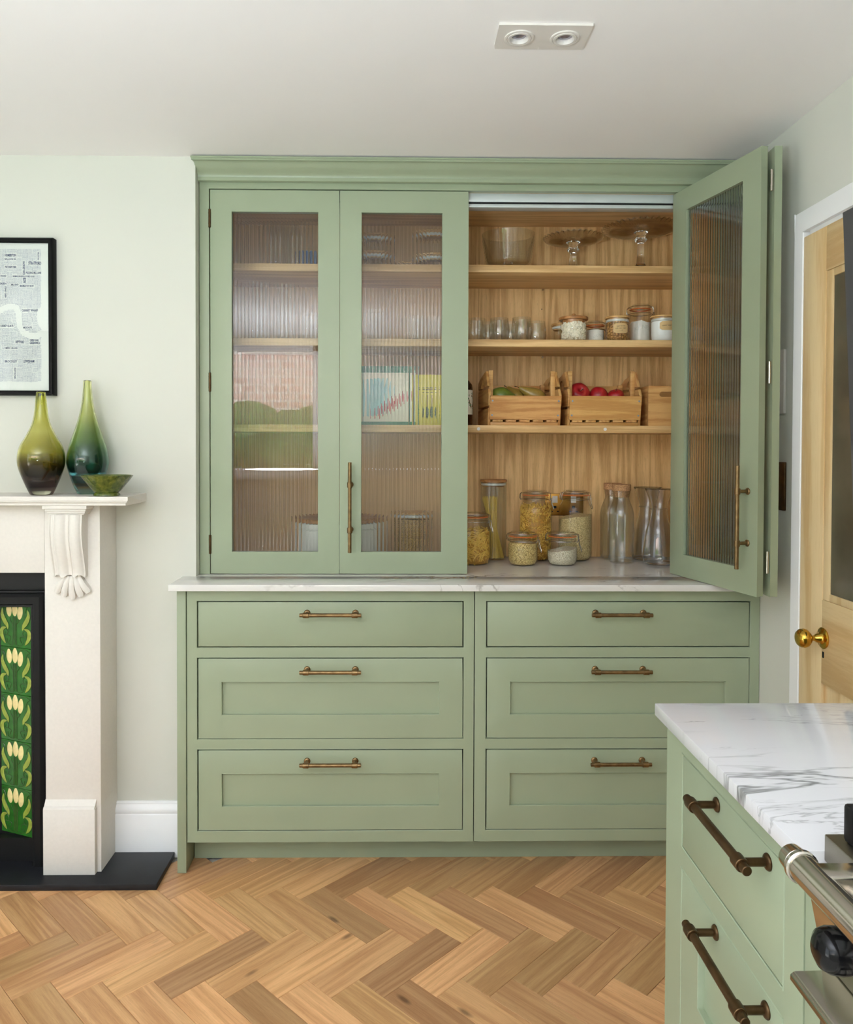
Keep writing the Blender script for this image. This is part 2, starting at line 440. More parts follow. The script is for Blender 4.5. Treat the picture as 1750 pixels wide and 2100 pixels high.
M_BLACK = plain('gloss black', (12, 12, 14), .14, 0.0, var=.1, spec=.3)
M_SLATE = plain('black slate', (32, 33, 37), .42, 0.0, var=.2, nscale=18, bmp=.12, bscale=60, spec=.35)
M_STONE = plain('cream limestone', (228, 223, 216), .6, var=.02, nscale=120, bmp=.05, bscale=400)
M_ALU = plain('satin aluminium track', (206, 214, 214), .35, .3, var=.03)
M_PLASTIC = plain('white plastic', (222, 217, 210), .4, var=.01)
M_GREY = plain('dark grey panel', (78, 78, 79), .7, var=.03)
M_LENS = plain('lamp glass', (150, 148, 160), .12, .6, var=.2, nscale=60)
M_GLASS = thin_glass('clear thin glass', rough=.008, k=.9)
M_GLASSB = thin_glass('clear thick glass', (.965, .975, .97), 1.5, .008, .85)
M_PANE = thin_glass('window glass', (.97, .98, .98), 1.5, .0)
M_DOORGLASS = plain('dim obscured door glass', (92, 86, 70), .12, 0.0, var=.2, nscale=6)
M_REED = solid_glass('reeded glass', None, col=(.97, .985, .98))
M_GLASSC = thin_glass('sparkling glass', (.955, .965, .96), 1.5, .01, 1.5)
M_GLASSP = thin_glass('pressed glass plate', (.90, .88, .85), 1.5, .02, 1.6)
M_CLEAR = solid_glass('clear solid glass', None, col=(.985, .995, .99))
M_ORANGE = plain('orange rubber seal', (232, 120, 52), .5, var=.03)
M_SILI = plain('clear silicone seal', (214, 212, 206), .4, var=.03)
M_WIRE = plain('steel wire', (188, 186, 182), .2, 1.0, var=.03)
M_CORK = grains('cork', (214, 166, 118), (184, 134, 88), 500, rough=.8, bmp=.3)

# ------------------------------------------------------------------ setting
YW, YF, YB, YS, YG, YP = 2.518, 2.559, 2.970, 2.6935, 2.402, 2.4916
XR, XC, ZC, ZCEIL = 1.137, -0.6637, 0.915, 2.275
XL, YR = -3.05, -1.30
struct(MB().box(XL - .1, XR + .1, YR - .1, 3.1, -.12, -.012).out('subfloor', M_SUB)).name = 'floor'
FLOOR = bpy.data.objects['floor']
struct(MB().box(XL, XR, YR, .62, -.0119, 0).out('floor_rear', M_SUB)).name = 'floor_rear'
# herringbone blocks
PW, PL = .0908, .291
X0, Y0 = -.42, 2.261
pm = MB().box(.0004, PL - .0004, .0004, PW - .0004, -.0117, 0, .0009, 1).mesh('plank')
pm.materials.append(M_PLANK)
def herring():
    out = []
    for row in range(-8, 4):
        for k in range(-60, 60):
            for kind in (0, 1):
                ox, oy = k * PW - row * PL, k * PW + row * PL
                if kind: ox -= PW
                c = (ox + PL / 2, oy + PW / 2) if kind == 0 else (ox + PW / 2, oy + PL / 2)
                X = (c[0] + c[1]) / sqrt(2) + X0; Y = (c[1] - c[0]) / sqrt(2) + Y0
                out.append((X, Y, kind, ox, oy))
    return out
HB = [h for h in herring() if -1.66 < h[0] < 1.03 and 1.30 < h[1] < (2.70 if h[0] > -.64 else 2.44)]
random.shuffle(HB)
for X, Y, kind, ox, oy in HB:
    o = bpy.data.objects.new('plank', pm); COL.objects.link(o); o.parent = FLOOR
    # origin corner, then direction
    if kind == 0: px, py, a = ox, oy, -pi / 4
    else: px, py, a = ox + PW, oy, pi / 4
    o.location = ((px + py) / sqrt(2) + X0, (py - px) / sqrt(2) + Y0, random.uniform(-.0002, 0)); o.rotation_euler = (0, 0, a)
# far floor strips the blocks do not reach (under the units) and the near part
struct(MB().box(XL, XR, .62, 1.0, -.0119, -.0006).out('floor_near', M_SUB))
struct(MB().box(XL, XR + .1, YR - .1, 3.1, ZCEIL, ZCEIL + .15).out('ceiling', M_CEIL))
struct(MB().box(XL - .1, XC, YW, 3.1, -.012, ZCEIL).out('wall_back', M_WALL))           # chimney breast
struct(MB().box(XC, XR, 2.995, 3.1, -.012, ZCEIL).out('wall_alcove', M_WALL))
struct(MB().box(XR, XR + .1, YR - .1, 3.1, -.012, ZCEIL).out('wall_right', M_WALL))
# rear wall with window, left wall with glazed doors
b = MB(); x0, x1, z0, z1 = -2.85, -.677, 1.115, 2.195
b.box(XL - .1, XR + .1, YR - .12, YR, -.012, z0); b.box(XL - .1, XR + .1, YR - .12, YR, z1, ZCEIL)
b.box(XL - .1, x0, YR - .12, YR, z0, z1); b.box(x1, XR + .1, YR - .12, YR, z0, z1)
struct(b.out('wall_rear', M_WALL))
w1 = struct(MB().box(x0, x1, YR - .06, YR - .053, z0, z1).out('window_1', M_PANE))
for a in (x0, x0 + .70, x0 + 1.40, x1 - .05): MB().box(a, a + .05, YR - .085, YR - .03, z0, z1).out('window_frame', M_TRIM, w1)
for a in (z0, z1 - .05): MB().box(x0, x1, YR - .085, YR - .03, a, a + .05).out('window_frame', M_TRIM, w1)
MB().box(x0 - .02, x1, YR - .03, YR + .10, z0 - .04, z0 - .0005, .004).out('window_sill', M_TRIM, w1)
b = MB(); y0, y1, z1 = -1.15, .35, 2.15
b.box(XL - .12, XL, YR - .1, y0, -.012, ZCEIL); b.box(XL - .12, XL, y1, 3.1, -.012, ZCEIL); b.box(XL - .12, XL, y0, y1, z1, ZCEIL)
struct(b.out('wall_left', M_WALL))
d2 = struct(MB().box(XL - .07, XL - .062, y0, y1, 0, z1).out('door_2', M_PANE))
for k in range(4):
    a = y0 + (y1 - y0 - .06) * k / 3
    MB().box(XL - .1, XL - .03, a, a + .06, 0, z1).out('door_frame', M_TRIM, d2)
for a in (0, z1 - .06): MB().box(XL - .1, XL - .03, y0, y1, a, a + .06).out('door_frame', M_TRIM, d2)

# garden that the windows look on to
def brick_mat():
    m, nt, p = new_mat('garden brick')
    v, _ = coords(nt, (1, 1, 1), rot=(pi / 2, 0, 0))
    bt = N(nt, 'ShaderNodeTexBrick'); bt.inputs['Scale'].default_value = 2.0
    bt.inputs['Color1'].default_value = s2l((230, 204, 198)); bt.inputs['Color2'].default_value = s2l((204, 164, 156)); bt.inputs['Mortar'].default_value = s2l((244, 240, 234))
    bt.inputs['Mortar Size'].default_value = .035
    nt.links.new(v, bt.inputs['Vector']); nt.links.new(bt.outputs['Color'], p.inputs['Base Color']); p.inputs['Roughness'].default_value = .9
    return m
M_GRASS = plain('lawn', (96, 120, 66), .9, var=.3, nscale=30)
M_HEDGE = plain('hedge leaves', (66, 104, 50), .7, var=.65, nscale=16)
M_PAVE = plain('pale paving', (206, 204, 200), .8, var=.1, nscale=8)  # unseen paving, spread wide and pale to bounce sunlight up indoors
tag(MB().box(-14, 8, -6.9, -4.6, -.3, -.055).out('lawn', M_GRASS, loc=(-3, -5, -.05)), 'green lawn outside the rear window, mirrored in the cabinet glass', 'lawn')
tag(MB().box(-9, -3.25, -1.6, 4, -.3, -.05).box(-9, 3, -4.6, -1.6, -.3, -.05).out('patio', M_PAVE, loc=(-6, 0, -.05)), 'pale paved patio outside the glazed doors', 'patio')
tag(MB().box(-8, 3, -7.3, -7.0, -.05, 3.0).out('garden_wall', brick_mat(), loc=(-2.5, -7.1, -.05)), 'pinkish brick garden wall outside, mirrored in the far left cabinet glass', 'wall')
b = MB(); rr = random.Random(3)
for k in range(26):
    b.sphere((-7.2 + k * .38, -6.1 + rr.uniform(-.15, .15), .55 + rr.uniform(-.05, .1)), .5, n=10, m=7); b.sphere((-7.2 + k * .38 + rr.uniform(-.1, .1), -6.1 + rr.uniform(-.15, .15), 1.35 + rr.uniform(-.2, .35)), rr.uniform(.36, .55), n=12, m=9)
for v in b.bm.verts: v.co += Vector((rr.uniform(-.06, .06), rr.uniform(-.06, .06), rr.uniform(-.06, .06)))
tag(b.out('hedge', M_HEDGE, loc=(-2.4, -6.1, -.05)), 'leafy green hedge in front of the garden wall, mirrored in the cabinet glass', 'hedge')

# skirting left of the base unit
SK = [(YW, 0), (2.498, 0), (2.498, .138), (2.5005, .142), (2.4985, .148), (2.5, .158), (2.506, .166), (2.509, .170), (2.509, .174), (2.513, .178), (YW, .178)]
struct(MB().prism(SK, 'x', -.9235, -.6945).out('baseboard_back', M_TRIM))
struct(MB().prism(SK, 'x', -3.0, -2.4).out('baseboard_left', M_TRIM))

# ------------------------------------------------------------------ pine door and casing in the right wall
DO0, DO1 = 1.30, 2.128
cas = struct(MB().slab([DO0 - .05, DO0, DO1, 2.172], [0, 1.936, 1.995], {(1, 0)}, XR - .022, XR - .0002, 'x', .002).out('trim_1', M_TRIM))
MB().box(XR - .014, XR, DO0, DO1 - .02, 1.922, 1.936, .002).out('casing_bead', M_TRIM, cas)
dr = struct(MB().box(XR - .008, XR - .001, DO0, DO1, 0, 1.921).out('door_1', M_PINE))
P0, P1 = XR - .020, XR - .002
MB().box(P0, P1, 2.014, DO1 - .001, 0, 1.921, .002).out('stile', M_PINE, dr)
MB().box(P0, P1, DO0 + .001, 1.415, 0, 1.921, .002).out('stile', M_PINE, dr)
MB().box(P0, P1, 1.415, 2.014, 1.803, 1.921, .002).out('rail', M_PINE_H, dr)
MB().box(P0, P1, 1.415, 2.014, .716, .938, .002).out('rail', M_PINE_H, dr)
MB().box(P0, P1, 1.415, 2.014, 0, .2, .002).out('rail', M_PINE_H, dr)
b = MB()
for yy in ((1.983, 2.014), (1.415, 1.446)): b.box(P0 + .002, P1, yy[0], yy[1], .938, 1.803, .003)
for zz in ((.938, .958), (1.783, 1.803)): b.box(P0 + .002, P1, 1.446, 1.983, zz[0], zz[1], .003)
b.out('glazing_bead', M_PINE, dr, label='narrow pine bead holding the glass')
MB().box(XR - .0145, XR - .008, 1.446, 1.983, .958, 1.783).out('pane', M_DOORGLASS, dr, label='dim obscured glass pane')
for yy in ((1.43, 1.70), (1.735, 2.0)): MB().box(XR - .012, XR - .007, yy[0], yy[1], .2, .716, .002).out('lower_panel', M_PINE, dr)
MB().box(P0, P1, 1.70, 1.735, .2, .716, .002).out('muntin', M_PINE, dr)
kz, ky = .838, 2.004
b = MB()
AX = Matrix.Translation((P0, ky, kz)) @ Matrix.Rotation(-pi / 2, 4, 'Y')
b.lathe([(0, 0), (.027, 0), (.028, .003), (.024, .006), (.019, .007), (.015, .010), (.0125, .013), (.011, .02), (.008, .023), (.0065, .028), (.008, .034), (.017, .038), (.0235, .045), (.0255, .053), (.024, .061), (.018, .068), (.009, .0715), (0, .072)], n=32, axis=AX)
b.out('door_knob', M_GOLD, dr, label='round polished brass knob on a rose')
MB().box(P0 - .001, P0 + .002, ky - .004, ky + .004, kz - .052, kz - .036).out('keyhole', M_DARK, dr)
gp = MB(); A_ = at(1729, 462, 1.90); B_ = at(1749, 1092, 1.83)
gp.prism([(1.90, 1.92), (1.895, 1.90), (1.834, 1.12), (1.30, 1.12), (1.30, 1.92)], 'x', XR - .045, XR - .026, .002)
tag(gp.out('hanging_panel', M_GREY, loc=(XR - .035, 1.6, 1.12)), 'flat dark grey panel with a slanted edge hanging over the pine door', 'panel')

# wall plates behind the folded doors
t = thing('light_switch', 'white flat wall plate on the right wall, above the bronze one', 'switch', (XR, 2.29, 1.53))
MB().box(XR - .009, XR - .0005, 2.253, 2.34, 1.44, 1.63, .002).out('plate', M_PLASTIC, t)
MB().box(XR - .012, XR - .009, 2.275, 2.32, 1.49, 1.58, .001).out('rocker', M_PLASTIC, t)
t = thing('light_switch', 'dark bronze wall plate on the right wall beside the folded glass doors', 'switch', (XR, 2.29, 1.225))
MB().box(XR - .008, XR - .0005, 2.246, 2.335, 1.154, 1.297, .002).out('plate', M_BRASS2, t)
for k in range(3): MB().box(XR - .013, XR - .008, 2.275, 2.31, 1.17 + k * .04, 1.195 + k * .04, .002).out('toggle', M_BRASS2, t)

# ceiling downlight
t = thing('ceiling_downlight', 'white rectangular twin downlight set in the ceiling', 'light', (.3215, 1.765, ZCEIL))
b = MB(); fx0, fx1, fy0, fy1 = .2172, .4258, 1.714, 1.8166
lamps = ((.2695, 1.767), (.3735, 1.767))
def holed_plate(b, x0, x1, y0, y1, z0, z1, holes, r, n=32):
    # split in two halves around round holes
    xm = (x0 + x1) / 2
    for (hx, hy), (a0, a1) in zip(holes, ((x0, xm), (xm, x1))):
        for zz in (z0, z1):
            ring = [b.bm.verts.new((hx + r * cos(2 * pi * k / n), hy + r * sin(2 * pi * k / n), zz)) for k in range(n)]
            rect = []
            for k in range(n):
                c, s_ = cos(2 * pi * k / n), sin(2 * pi * k / n)
                tx = ((a1 - hx) if c > 0 else (a0 - hx)) / c if abs(c) > 1e-9 else 1e9
                ty = ((y1 - hy) if s_ > 0 else (y0 - hy)) / s_ if abs(s_) > 1e-9 else 1e9
                q = min(tx, ty); rect.append(b.bm.verts.new((hx + c * q, hy + s_ * q, zz)))
            for k in range(n): b.bm.faces.new((ring[k], ring[(k + 1) % n], rect[(k + 1) % n], rect[k]))
            if zz == z0: R0, Q0 = ring, rect
            else:
                for k in range(n):
                    b.bm.faces.new((R0[k], R0[(k + 1) % n], ring[(k + 1) % n], ring[k]))
                    b.bm.faces.new((Q0[k], Q0[(k + 1) % n], rect[(k + 1) % n], rect[k]))
holed_plate(b, fx0, fx1, fy0, fy1, ZCEIL - .006, ZCEIL - .0004, lamps, .0335)
b.out('plate', M_PLASTIC, t)
for hx, hy in lamps:
    g = MB().lathe([(.0335, -.0004), (.0335, -.0085), (.0318, -.0090), (.0285, -.0090), (.0278, -.0070), (.0270, -.0070), (.0262, -.0098), (.0210, -.0098), (.0185, -.004), (.0180, -.0006), (.0335, -.0004)], c=(hx, hy, ZCEIL), n=40).out('lamp_ring', M_PLASTIC, t)
    MB().lathe([(0, -.004), (.006, -.0042), (.010, -.003), (.0165, -.0012), (.0165, -.0006), (0, -.0006)], c=(hx, hy, ZCEIL), n=32).out('lamp', M_LENS, g, label='unlit glass lamp')

# ------------------------------------------------------------------ fireplace
tag(MB().box(-2.45, -.7295, 2.31, 2.4975, -.0004, .0184, .002).out('hearth', M_SLATE, loc=(-1.6, 2.4, 0)),
    'black slate hearth slab on the floor under the stone fireplace', 'hearth')
HZ = .0186
fp = thing('fireplace_surround', 'cream stone fireplace surround with a carved bracket under its shelf', 'fireplace', (-1.6, 2.517, HZ))
LX0, LX1, LYF = -1.0915, -.9222, 2.380
MB().box(LX0, LX1, LYF, 2.517, .225, 1.159, .001).box(LX0, LX1, LYF + .001, 2.517, HZ, .226).out('pilaster', M_STONE, fp)
pb = MB()
pb.box(LX0 - .0015, -.9345, 2.362, LYF + .0015, HZ, .222, .001)
pb.prism([(2.362, .222), (2.365, .227), (2.370, .229), (2.373, .234), (2.378, .243), (2.381, .246), (2.381, .222)], 'x', LX0 - .001, -.9365)
pb.out('plinth_block', M_STONE, fp)
MB().box(-2.2, LX0 - .0004, LYF, 2.517, .9481, 1.159, .001).out('frieze', M_STONE, fp)
MB().box(-2.33, -2.16, LYF, 2.517, HZ, .948, .001).out('pilaster', M_STONE, fp)
# shelf with moulded underside
prof = [(2.31, 1.187), (2.31, 1.1745), (2.3135, 1.174), (2.3135, 1.170), (2.318, 1.169), (2.320, 1.165), (2.320, 1.1605), (2.3225, 1.1592), (2.5175, 1.1592), (2.5175, 1.187)]
ms = MB(); A = []; n = len(prof)
for sgn, xe in ((-1, -2.43), (1, -.8118)):
    A.append([ms.bm.verts.new((xe - sgn * (min(y, 2.3225) - 2.31), y, z)) for y, z in prof])
for i in range(n): ms.bm.faces.new((A[0][i], A[0][(i + 1) % n], A[1][(i + 1) % n], A[1][i]))
ms.bm.faces.new(A[0]); ms.bm.faces.new(A[1][::-1])
ms.out('mantel_shelf', M_STONE, fp, smooth=20)
def corbel(cx):
    cb = MB()
    for k, (w, yf, z0, z1) in enumerate(((.066, 2.323, 1.1485, 1.1592), (.0615, 2.328, 1.1415, 1.1485), (.0575, 2.332, 1.135, 1.1415), (.0535, 2.336, 1.1305, 1.135))):
        cb.box(cx - w, cx + w, yf, LYF + .001, z0, z1, .001)
    cb.out('corbel_cap', M_STONE, fp)
    sc = MB(); z0, z1 = .9375, 1.131
    def yfr(t):                                        # t 0 bottom .. 1 top: double curved front
        return 2.3475 + .0125 * cos(pi * (t * 1.25 + .12)) - .010 * t
    def f(u, v):
        z = z0 + (z1 - z0) * v; x = (u - .5) * .0985
        a = abs(u - .5) * 2
        def hump(c, w): return max(0.0, 1 - ((u - c) / w) ** 2)
        h = .0085 * hump(.32, .17) ** .8 + .0085 * hump(.79, .17) ** .8 + .004 * hump(.135, .018) + .004 * hump(.605, .018) + .002
        if u <= .06: h = .0050
        lip = 0.004 * max(0, 1 - v / .06) if True else 0
        return (cx - .002 + x, yfr(v) - h + .006 - lip, z + (.010 * sin(pi * 2 * u * 1.5) ** 2 if v < .01 else 0))
    V = sc.grid(f, 48, 30)
    bk = [[sc.bm.verts.new((V[i][j].co.x, LYF + .0005, V[i][j].co.z)) for j in range(31)] for i in (0, 48)]
    for j in range(30):
        sc.bm.faces.new((V[0][j], V[0][j + 1], bk[0][j + 1], bk[0][j])); sc.bm.faces.new((V[48][j], bk[1][j], bk[1][j + 1], V[48][j + 1]))
    bb = [bk[0][0]] + [sc.bm.verts.new((V[i][0].co.x, LYF + .0005, V[i][0].co.z)) for i in range(1, 48)] + [bk[1][0]]
    for i in range(48): sc.bm.faces.new((V[i][0], V[i + 1][0], bb[i + 1], bb[i]))
    sc.out('corbel_scroll', M_STONE, fp, smooth=50)
    fan = MB()
    for k in range(5):                                  # five flutes that spread like a shell
        a = (k - 2) * .27
        p = []
        top = Vector((cx + .004 + (k - 2) * .0098, .941)); 
        L = .072 - abs(k - 2) * .006
        d = Vector((sin(a * .95), -cos(a * .95))); nrm = Vector((-d.y, d.x))
        w0, w1 = .0056, .0112
        sec = []
        for q in range(9):
            t_ = q / 8; w = w0 + (w1 - w0) * t_
            if q == 8: w *= .62
            if q == 7: w *= .92
            cpt = top + d * L * t_
            y = LYF - .018 - .010 * sin(min(1, t_ * 1.15) * pi * .8) + .006 * t_
            row = []
            for m_ in range(5):
                s_ = (m_ / 4 - .5) * 2
                pt = cpt + nrm * w * s_
                row.append(fan.bm.verts.new((pt.x, y + .0045 * s_ * s_, pt.y)))
            b0 = fan.bm.verts.new((row[0].co.x, LYF + .0003, row[0].co.z)); b1 = fan.bm.verts.new((row[-1].co.x, LYF + .0003, row[-1].co.z))
            sec.append([b0] + row + [b1])
        for r_, q_ in zip(sec, sec[1:]):
            for i in range(6): fan.bm.faces.new((r_[i], r_[i + 1], q_[i + 1], q_[i]))
        fan.bm.faces.new(sec[0]); fan.bm.faces.new(sec[-1][::-1])
    fan.out('corbel_shell', M_STONE, fp, smooth=40)
corbel(-1.006)

ins = thing('fireplace_insert', 'black cast iron fireplace insert with a column of tulip tiles', 'fireplace', (-1.6, 2.45, HZ))
YI = 2.425
b = MB()
b.box(-2.14, LX0 - .001, YI, 2.516, .845, .9475, .001)                   # top plate
b.box(-1.104, LX0 - .0012, YI + .0004, 2.516, HZ, .846, .001)
b.out('outer_plate', M_IRON, ins)
def moulding(b, pts_xz, prof):
    """mitred moulding that runs along an L: up the side, then along the top"""
    rows = []
    for (x, z, dx, dz) in pts_xz:
        rows.append([b.bm.verts.new((x + dx * o, y, z + dz * o)) for o, y in prof])
    for r_, q_ in zip(rows, rows[1:]):
        for i in range(len(prof) - 1): b.bm.faces.new((r_[i], r_[i + 1], q_[i + 1], q_[i]))
MP = [(0, YI + .001), (0, YI - .010), (.003, YI - .013), (.006, YI - .013), (.009, YI - .008), (.020, YI - .018), (.042, YI - .014), (.046, YI - .008), (.051, YI - .008), (.0545, YI + .002), (.0545, YI + .03)]
b = MB()
moulding(b, [(-1.1015, HZ, -1, 0), (-1.1015, .887, -1, -1), (-2.1, .887, 0, -1)], MP)
b.out('moulded_frame', M_IRON, ins, smooth=45)
b = MB()
b.box(-1.285, -1.153, YI + .02, YI + .05, HZ, .0925).box(-1.32, -1.153, YI + .078, 2.515, HZ, .85).box(-2.1, -1.32, YI + .085, 2.515, HZ, .85)
b.out('firebox', M_IRON, ins)
# splayed column of tiles
M_TILE = plain('green tile glaze', (44, 106, 34), .06, var=.22, nscale=45, spec=.7)
M_TULIP = plain('cream tulip glaze', (240, 222, 156), .1, var=.08, nscale=90, spec=.7)
M_LEAF = plain('yellow green leaf glaze', (152, 168, 66), .1, var=.2, nscale=70, spec=.7)
M_LINE = plain('dark green raised line glaze', (62, 92, 44), .12, var=.2, nscale=70, spec=.7)
TW, TH = .132, .1510
tb = MB().box(-TW / 2, TW / 2, 0, .008, .0006, TH - .0006, .0012, 1)
tile_me = tb.mesh('tile'); tile_me.materials.append(M_TILE)
def tz(px, py): return ((px - 345) / 770 * TH * 1.14, TH * (1 - (py - 372) / 770))
tu = MB()
for cx_, cy_, w_, h_, rot in ((330, 510, 60, 128, 0), (218, 530, 58, 122, .10), (432, 558, 58, 128, -.16)):
    x, z = tz(cx_, cy_); rx, rz = w_ / 770 * TH * 1.14, h_ / 770 * TH
    Mr = Matrix.Rotation(-rot, 4, 'Y')
    def sh(t, i): return 1
    prof_ = []
    for q in range(13):
        v = q / 12; zz = -1 + 2 * v
        prof_.append((max(0.0, (sin(pi * min(1, v * .93 + .02))) ** .62 * (1 - .12 * v)), zz))
    prof_[0] = (0, -1); prof_[-1] = (.28, 1); prof_.append((0, .9))
    tu.lathe(prof_, n=12, axis=Matrix.Translation((x, .0005, z)) @ Mr @ Matrix.Diagonal((rx, .0030, rz, 1)))
tulip_me = tu.mesh('tulip_heads', 60); tulip_me.materials.append(M_TULIP)
lf = MB(); ln = MB()
def leaf(pts, wmax):
    P = [Vector((tz(*p)[0], 0, tz(*p)[1])) for p in pts]
    C = []
    for i in range(len(P) - 1):
        for q in range(5):
            t_ = q / 5; a0 = P[max(i - 1, 0)]; a1 = P[i]; a2 = P[i + 1]; a3 = P[min(i + 2, len(P) - 1)]
            C.append(.5 * ((2 * a1) + (-a0 + a2) * t_ + (2 * a0 - 5 * a1 + 4 * a2 - a3) * t_ ** 2 + (-a0 + 3 * a1 - 3 * a2 + a3) * t_ ** 3))
    C.append(P[-1]); n_ = len(C); rows = []; eL = []; eR = []
    for i, c in enumerate(C):
        d = (C[min(i + 1, n_ - 1)] - C[max(i - 1, 0)]).normalized(); nr = Vector((-d.z, 0, d.x))
        w = wmax / 770 * TH * sin(pi * (i + .15) / (n_ - 1 + .3)) ** .75
        rows.append([lf.bm.verts.new((c + nr * w * s_).to_tuple()[0:1] + (-.0012 - .0016 * (1 - s_ * s_) + .0009 * exp(-(s_ * 5) ** 2),) + (c + nr * w * s_).to_tuple()[2:]) for s_ in (-1, -.6, -.15, 0, .15, .6, 1)])
        eL.append((c - nr * w) + Vector((0, -.0012, 0))); eR.append((c + nr * w) + Vector((0, -.0012, 0)))
    for r_, q_ in zip(rows, rows[1:]):
        for k in range(6): lf.bm.faces.new((r_[k], r_[k + 1], q_[k + 1], q_[k]))
    ln.tube(eL, .00085, 5); ln.tube(eR, .00085, 5)
def mir(p): return (690 - p[0], p[1])
L1 = [(105, 505), (92, 610), (135, 710), (185, 780), (205, 850)]
L2 = [(175, 822), (100, 850), (75, 920), (105, 1010), (160, 1085)]
for L_, w_ in ((L1, 46), (L2, 44)):
    leaf(L_, w_); leaf([mir(p) for p in L_], w_)
def curve(pts, r=.0010, y=-.001):
    P = [Vector((tz(*p)[0], y, tz(*p)[1])) for p in pts]; C = []
    for i in range(len(P) - 1):
        for q in range(4):
            t_ = q / 4; a0 = P[max(i - 1, 0)]; a1 = P[i]; a2 = P[i + 1]; a3 = P[min(i + 2, len(P) - 1)]
            C.append(.5 * ((2 * a1) + (-a0 + a2) * t_ + (2 * a0 - 5 * a1 + 4 * a2 - a3) * t_ ** 2 + (-a0 + 3 * a1 - 3 * a2 + a3) * t_ ** 3))
    C.append(P[-1]); ln.tube(C, r, 5)
for x in (300, 322, 340, 362): curve([(x, 640), (x, 760), (x, 930), (x - 6 if x < 331 else x + 6, 1095)], .0010)
curve([(240, 655), (262, 720), (292, 760), (300, 900)]); curve([(428, 690), (400, 730), (370, 760), (362, 900)])
for m_ in (lambda p: p, mir):
    curve([m_(p) for p in ((70, 440), (130, 400), (205, 395), (262, 420), (292, 440))])
    curve([m_(p) for p in ((70, 440), (110, 455), (135, 500), (150, 560))])
    curve([m_(p) for p in ((170, 850), (200, 880), (195, 930), (160, 950), (140, 930), (150, 900))], .0009)
    curve([m_(p) for p in ((130, 950), (200, 945), (255, 970), (240, 1030), (215, 1060))], .0009)
    curve([m_(p) for p in ((185, 1000), (195, 1070), (250, 1105), (300, 1100))], .0009)
leaf_me = lf.mesh('leaves', 60); leaf_me.materials.append(M_LEAF)
line_me = ln.mesh('raised_lines', 60); line_me.materials.append(M_LINE)
PA, PB = Vector((-1.1565, 2.440, 0)), Vector((-1.2865, 2.494, 0))
ang = atan2((PA - PB).y, (PA - PB).x); mid = PB + (PA - PB).normalized() * (TW / 2)
for k in range(5):
    o = bpy.data.objects.new('tile', tile_me); COL.objects.link(o); o.parent = ins
    W[o] = Vector((mid.x, mid.y, .8445 - (k + 1) * .1505)); o.location = W[o] - W[ins]; o.rotation_euler = (0, 0, ang)
    for nm, me in (('tulip_heads', tulip_me), ('leaves', leaf_me), ('raised_lines', line_me)):
        q = bpy.data.objects.new(nm, me); COL.objects.link(q); q.parent = o

# ------------------------------------------------------------------ framed print
YPF = 2.497
fr = thing('framed_print', 'black framed print of a city map made of words, on the wall above the mantel', 'picture', (-1.36, YPF, 1.75))
FX0, FX1, FZ0, FZ1 = -1.612, -1.1105, 1.5005, 2.004
b = MB()
FP = [(0, YPF + .0205), (0, YPF - .006), (.003, YPF - .010), (.012, YPF - .010), (.0155, YPF - .006), (.0155, YPF + .008), (.0155, YPF + .0205)]
cor = [(FX0, FZ0, 1, 1), (FX1, FZ0, -1, 1), (FX1, FZ1, -1, -1), (FX0, FZ1, 1, -1)]
rows = [[b.bm.verts.new((x + dx * o, y, z + dz * o)) for o, y in FP] for x, z, dx, dz in cor]
for i in range(4):
    for k in range(len(FP)): b.bm.faces.new((rows[i][k], rows[i][(k + 1) % len(FP)], rows[(i + 1) % 4][(k + 1) % len(FP)], rows[(i + 1) % 4][k]))
b.out('frame', plain('black lacquer frame', (8, 8, 9), .22, var=.1, spec=.12), fr, smooth=50)
M_PAPER = plain('print paper', (232, 233, 226), .8, var=.01)
M_INK = plain('slate blue ink', (84, 92, 122), .8, var=.1)
M_INK2 = plain('pale slate ink', (182, 185, 194), .8, var=.06)
MB().box(FX0 + .013, FX1 - .013, YPF + .0045, YPF + .0075, FZ0 + .013, FZ1 - .013).out('paper', M_PAPER, fr)
YT = YPF + .0040
def zp(zx, zy): return at(zx / 6.176, 480 + zy / 6.176, YT)
def word(s_, x0, x1, y0, y1, vert=False):
    a, c = zp(x0, y0), zp(x1, y1); mid_ = (a + c) / 2
    Wd, Hd = abs(c.x - a.x), abs(a.z - c.z)
    if vert:
        M = Matrix.Translation((mid_.x, YT, mid_.z)) @ Matrix.Rotation(pi / 2, 4, 'X') @ Matrix.Rotation(-pi / 2, 4, 'Z')
        return text(s_, .01, M, width=Hd, height=Wd)
    return text(s_, .01, Matrix.Translation((mid_.x, YT, mid_.z)) @ Matrix.Rotation(pi / 2, 4, 'X'), width=Wd, height=Hd)
WORDS = [('HOMERTON', 60, 205, 250, 285), ('BALLANCE RD', 60, 205, 306, 326), ('VICTORIA PARK', 60, 210, 400, 430), ('STRATFORD', 358, 522, 346, 390),
         ('PUDDING MILL LANE', 328, 522, 474, 506), ('ROMAN ROAD', 162, 290, 522, 546), ('OLD FORD ROAD', 290, 440, 524, 548), ('MILE END', 142, 236, 628, 652),
         ('BROMLEY BY BOW', 250, 428, 642, 670), ('CANARY WHARF', 276, 480, 948, 984), ('SURREY QUAYS', 5, 170, 1148, 1182), ('MUDCHUTE', 296, 404, 1172, 1198),
         ('DEPTFORD', 196, 305, 1348, 1384), ('GREENWICH', 376, 508, 1364, 1396), ('CREEK ROAD', 376, 490, 1330, 1358), ('NEW CROSS', 60, 222, 1434, 1454),
         ('BROCKLEY', 60, 220, 1596, 1628), ('LEWISHAM', 296, 436, 1590, 1630), ('BETHNAL GREEN', -150, 80, 612, 640), ('HEATH ROAD', -60, 80, 516, 542)]
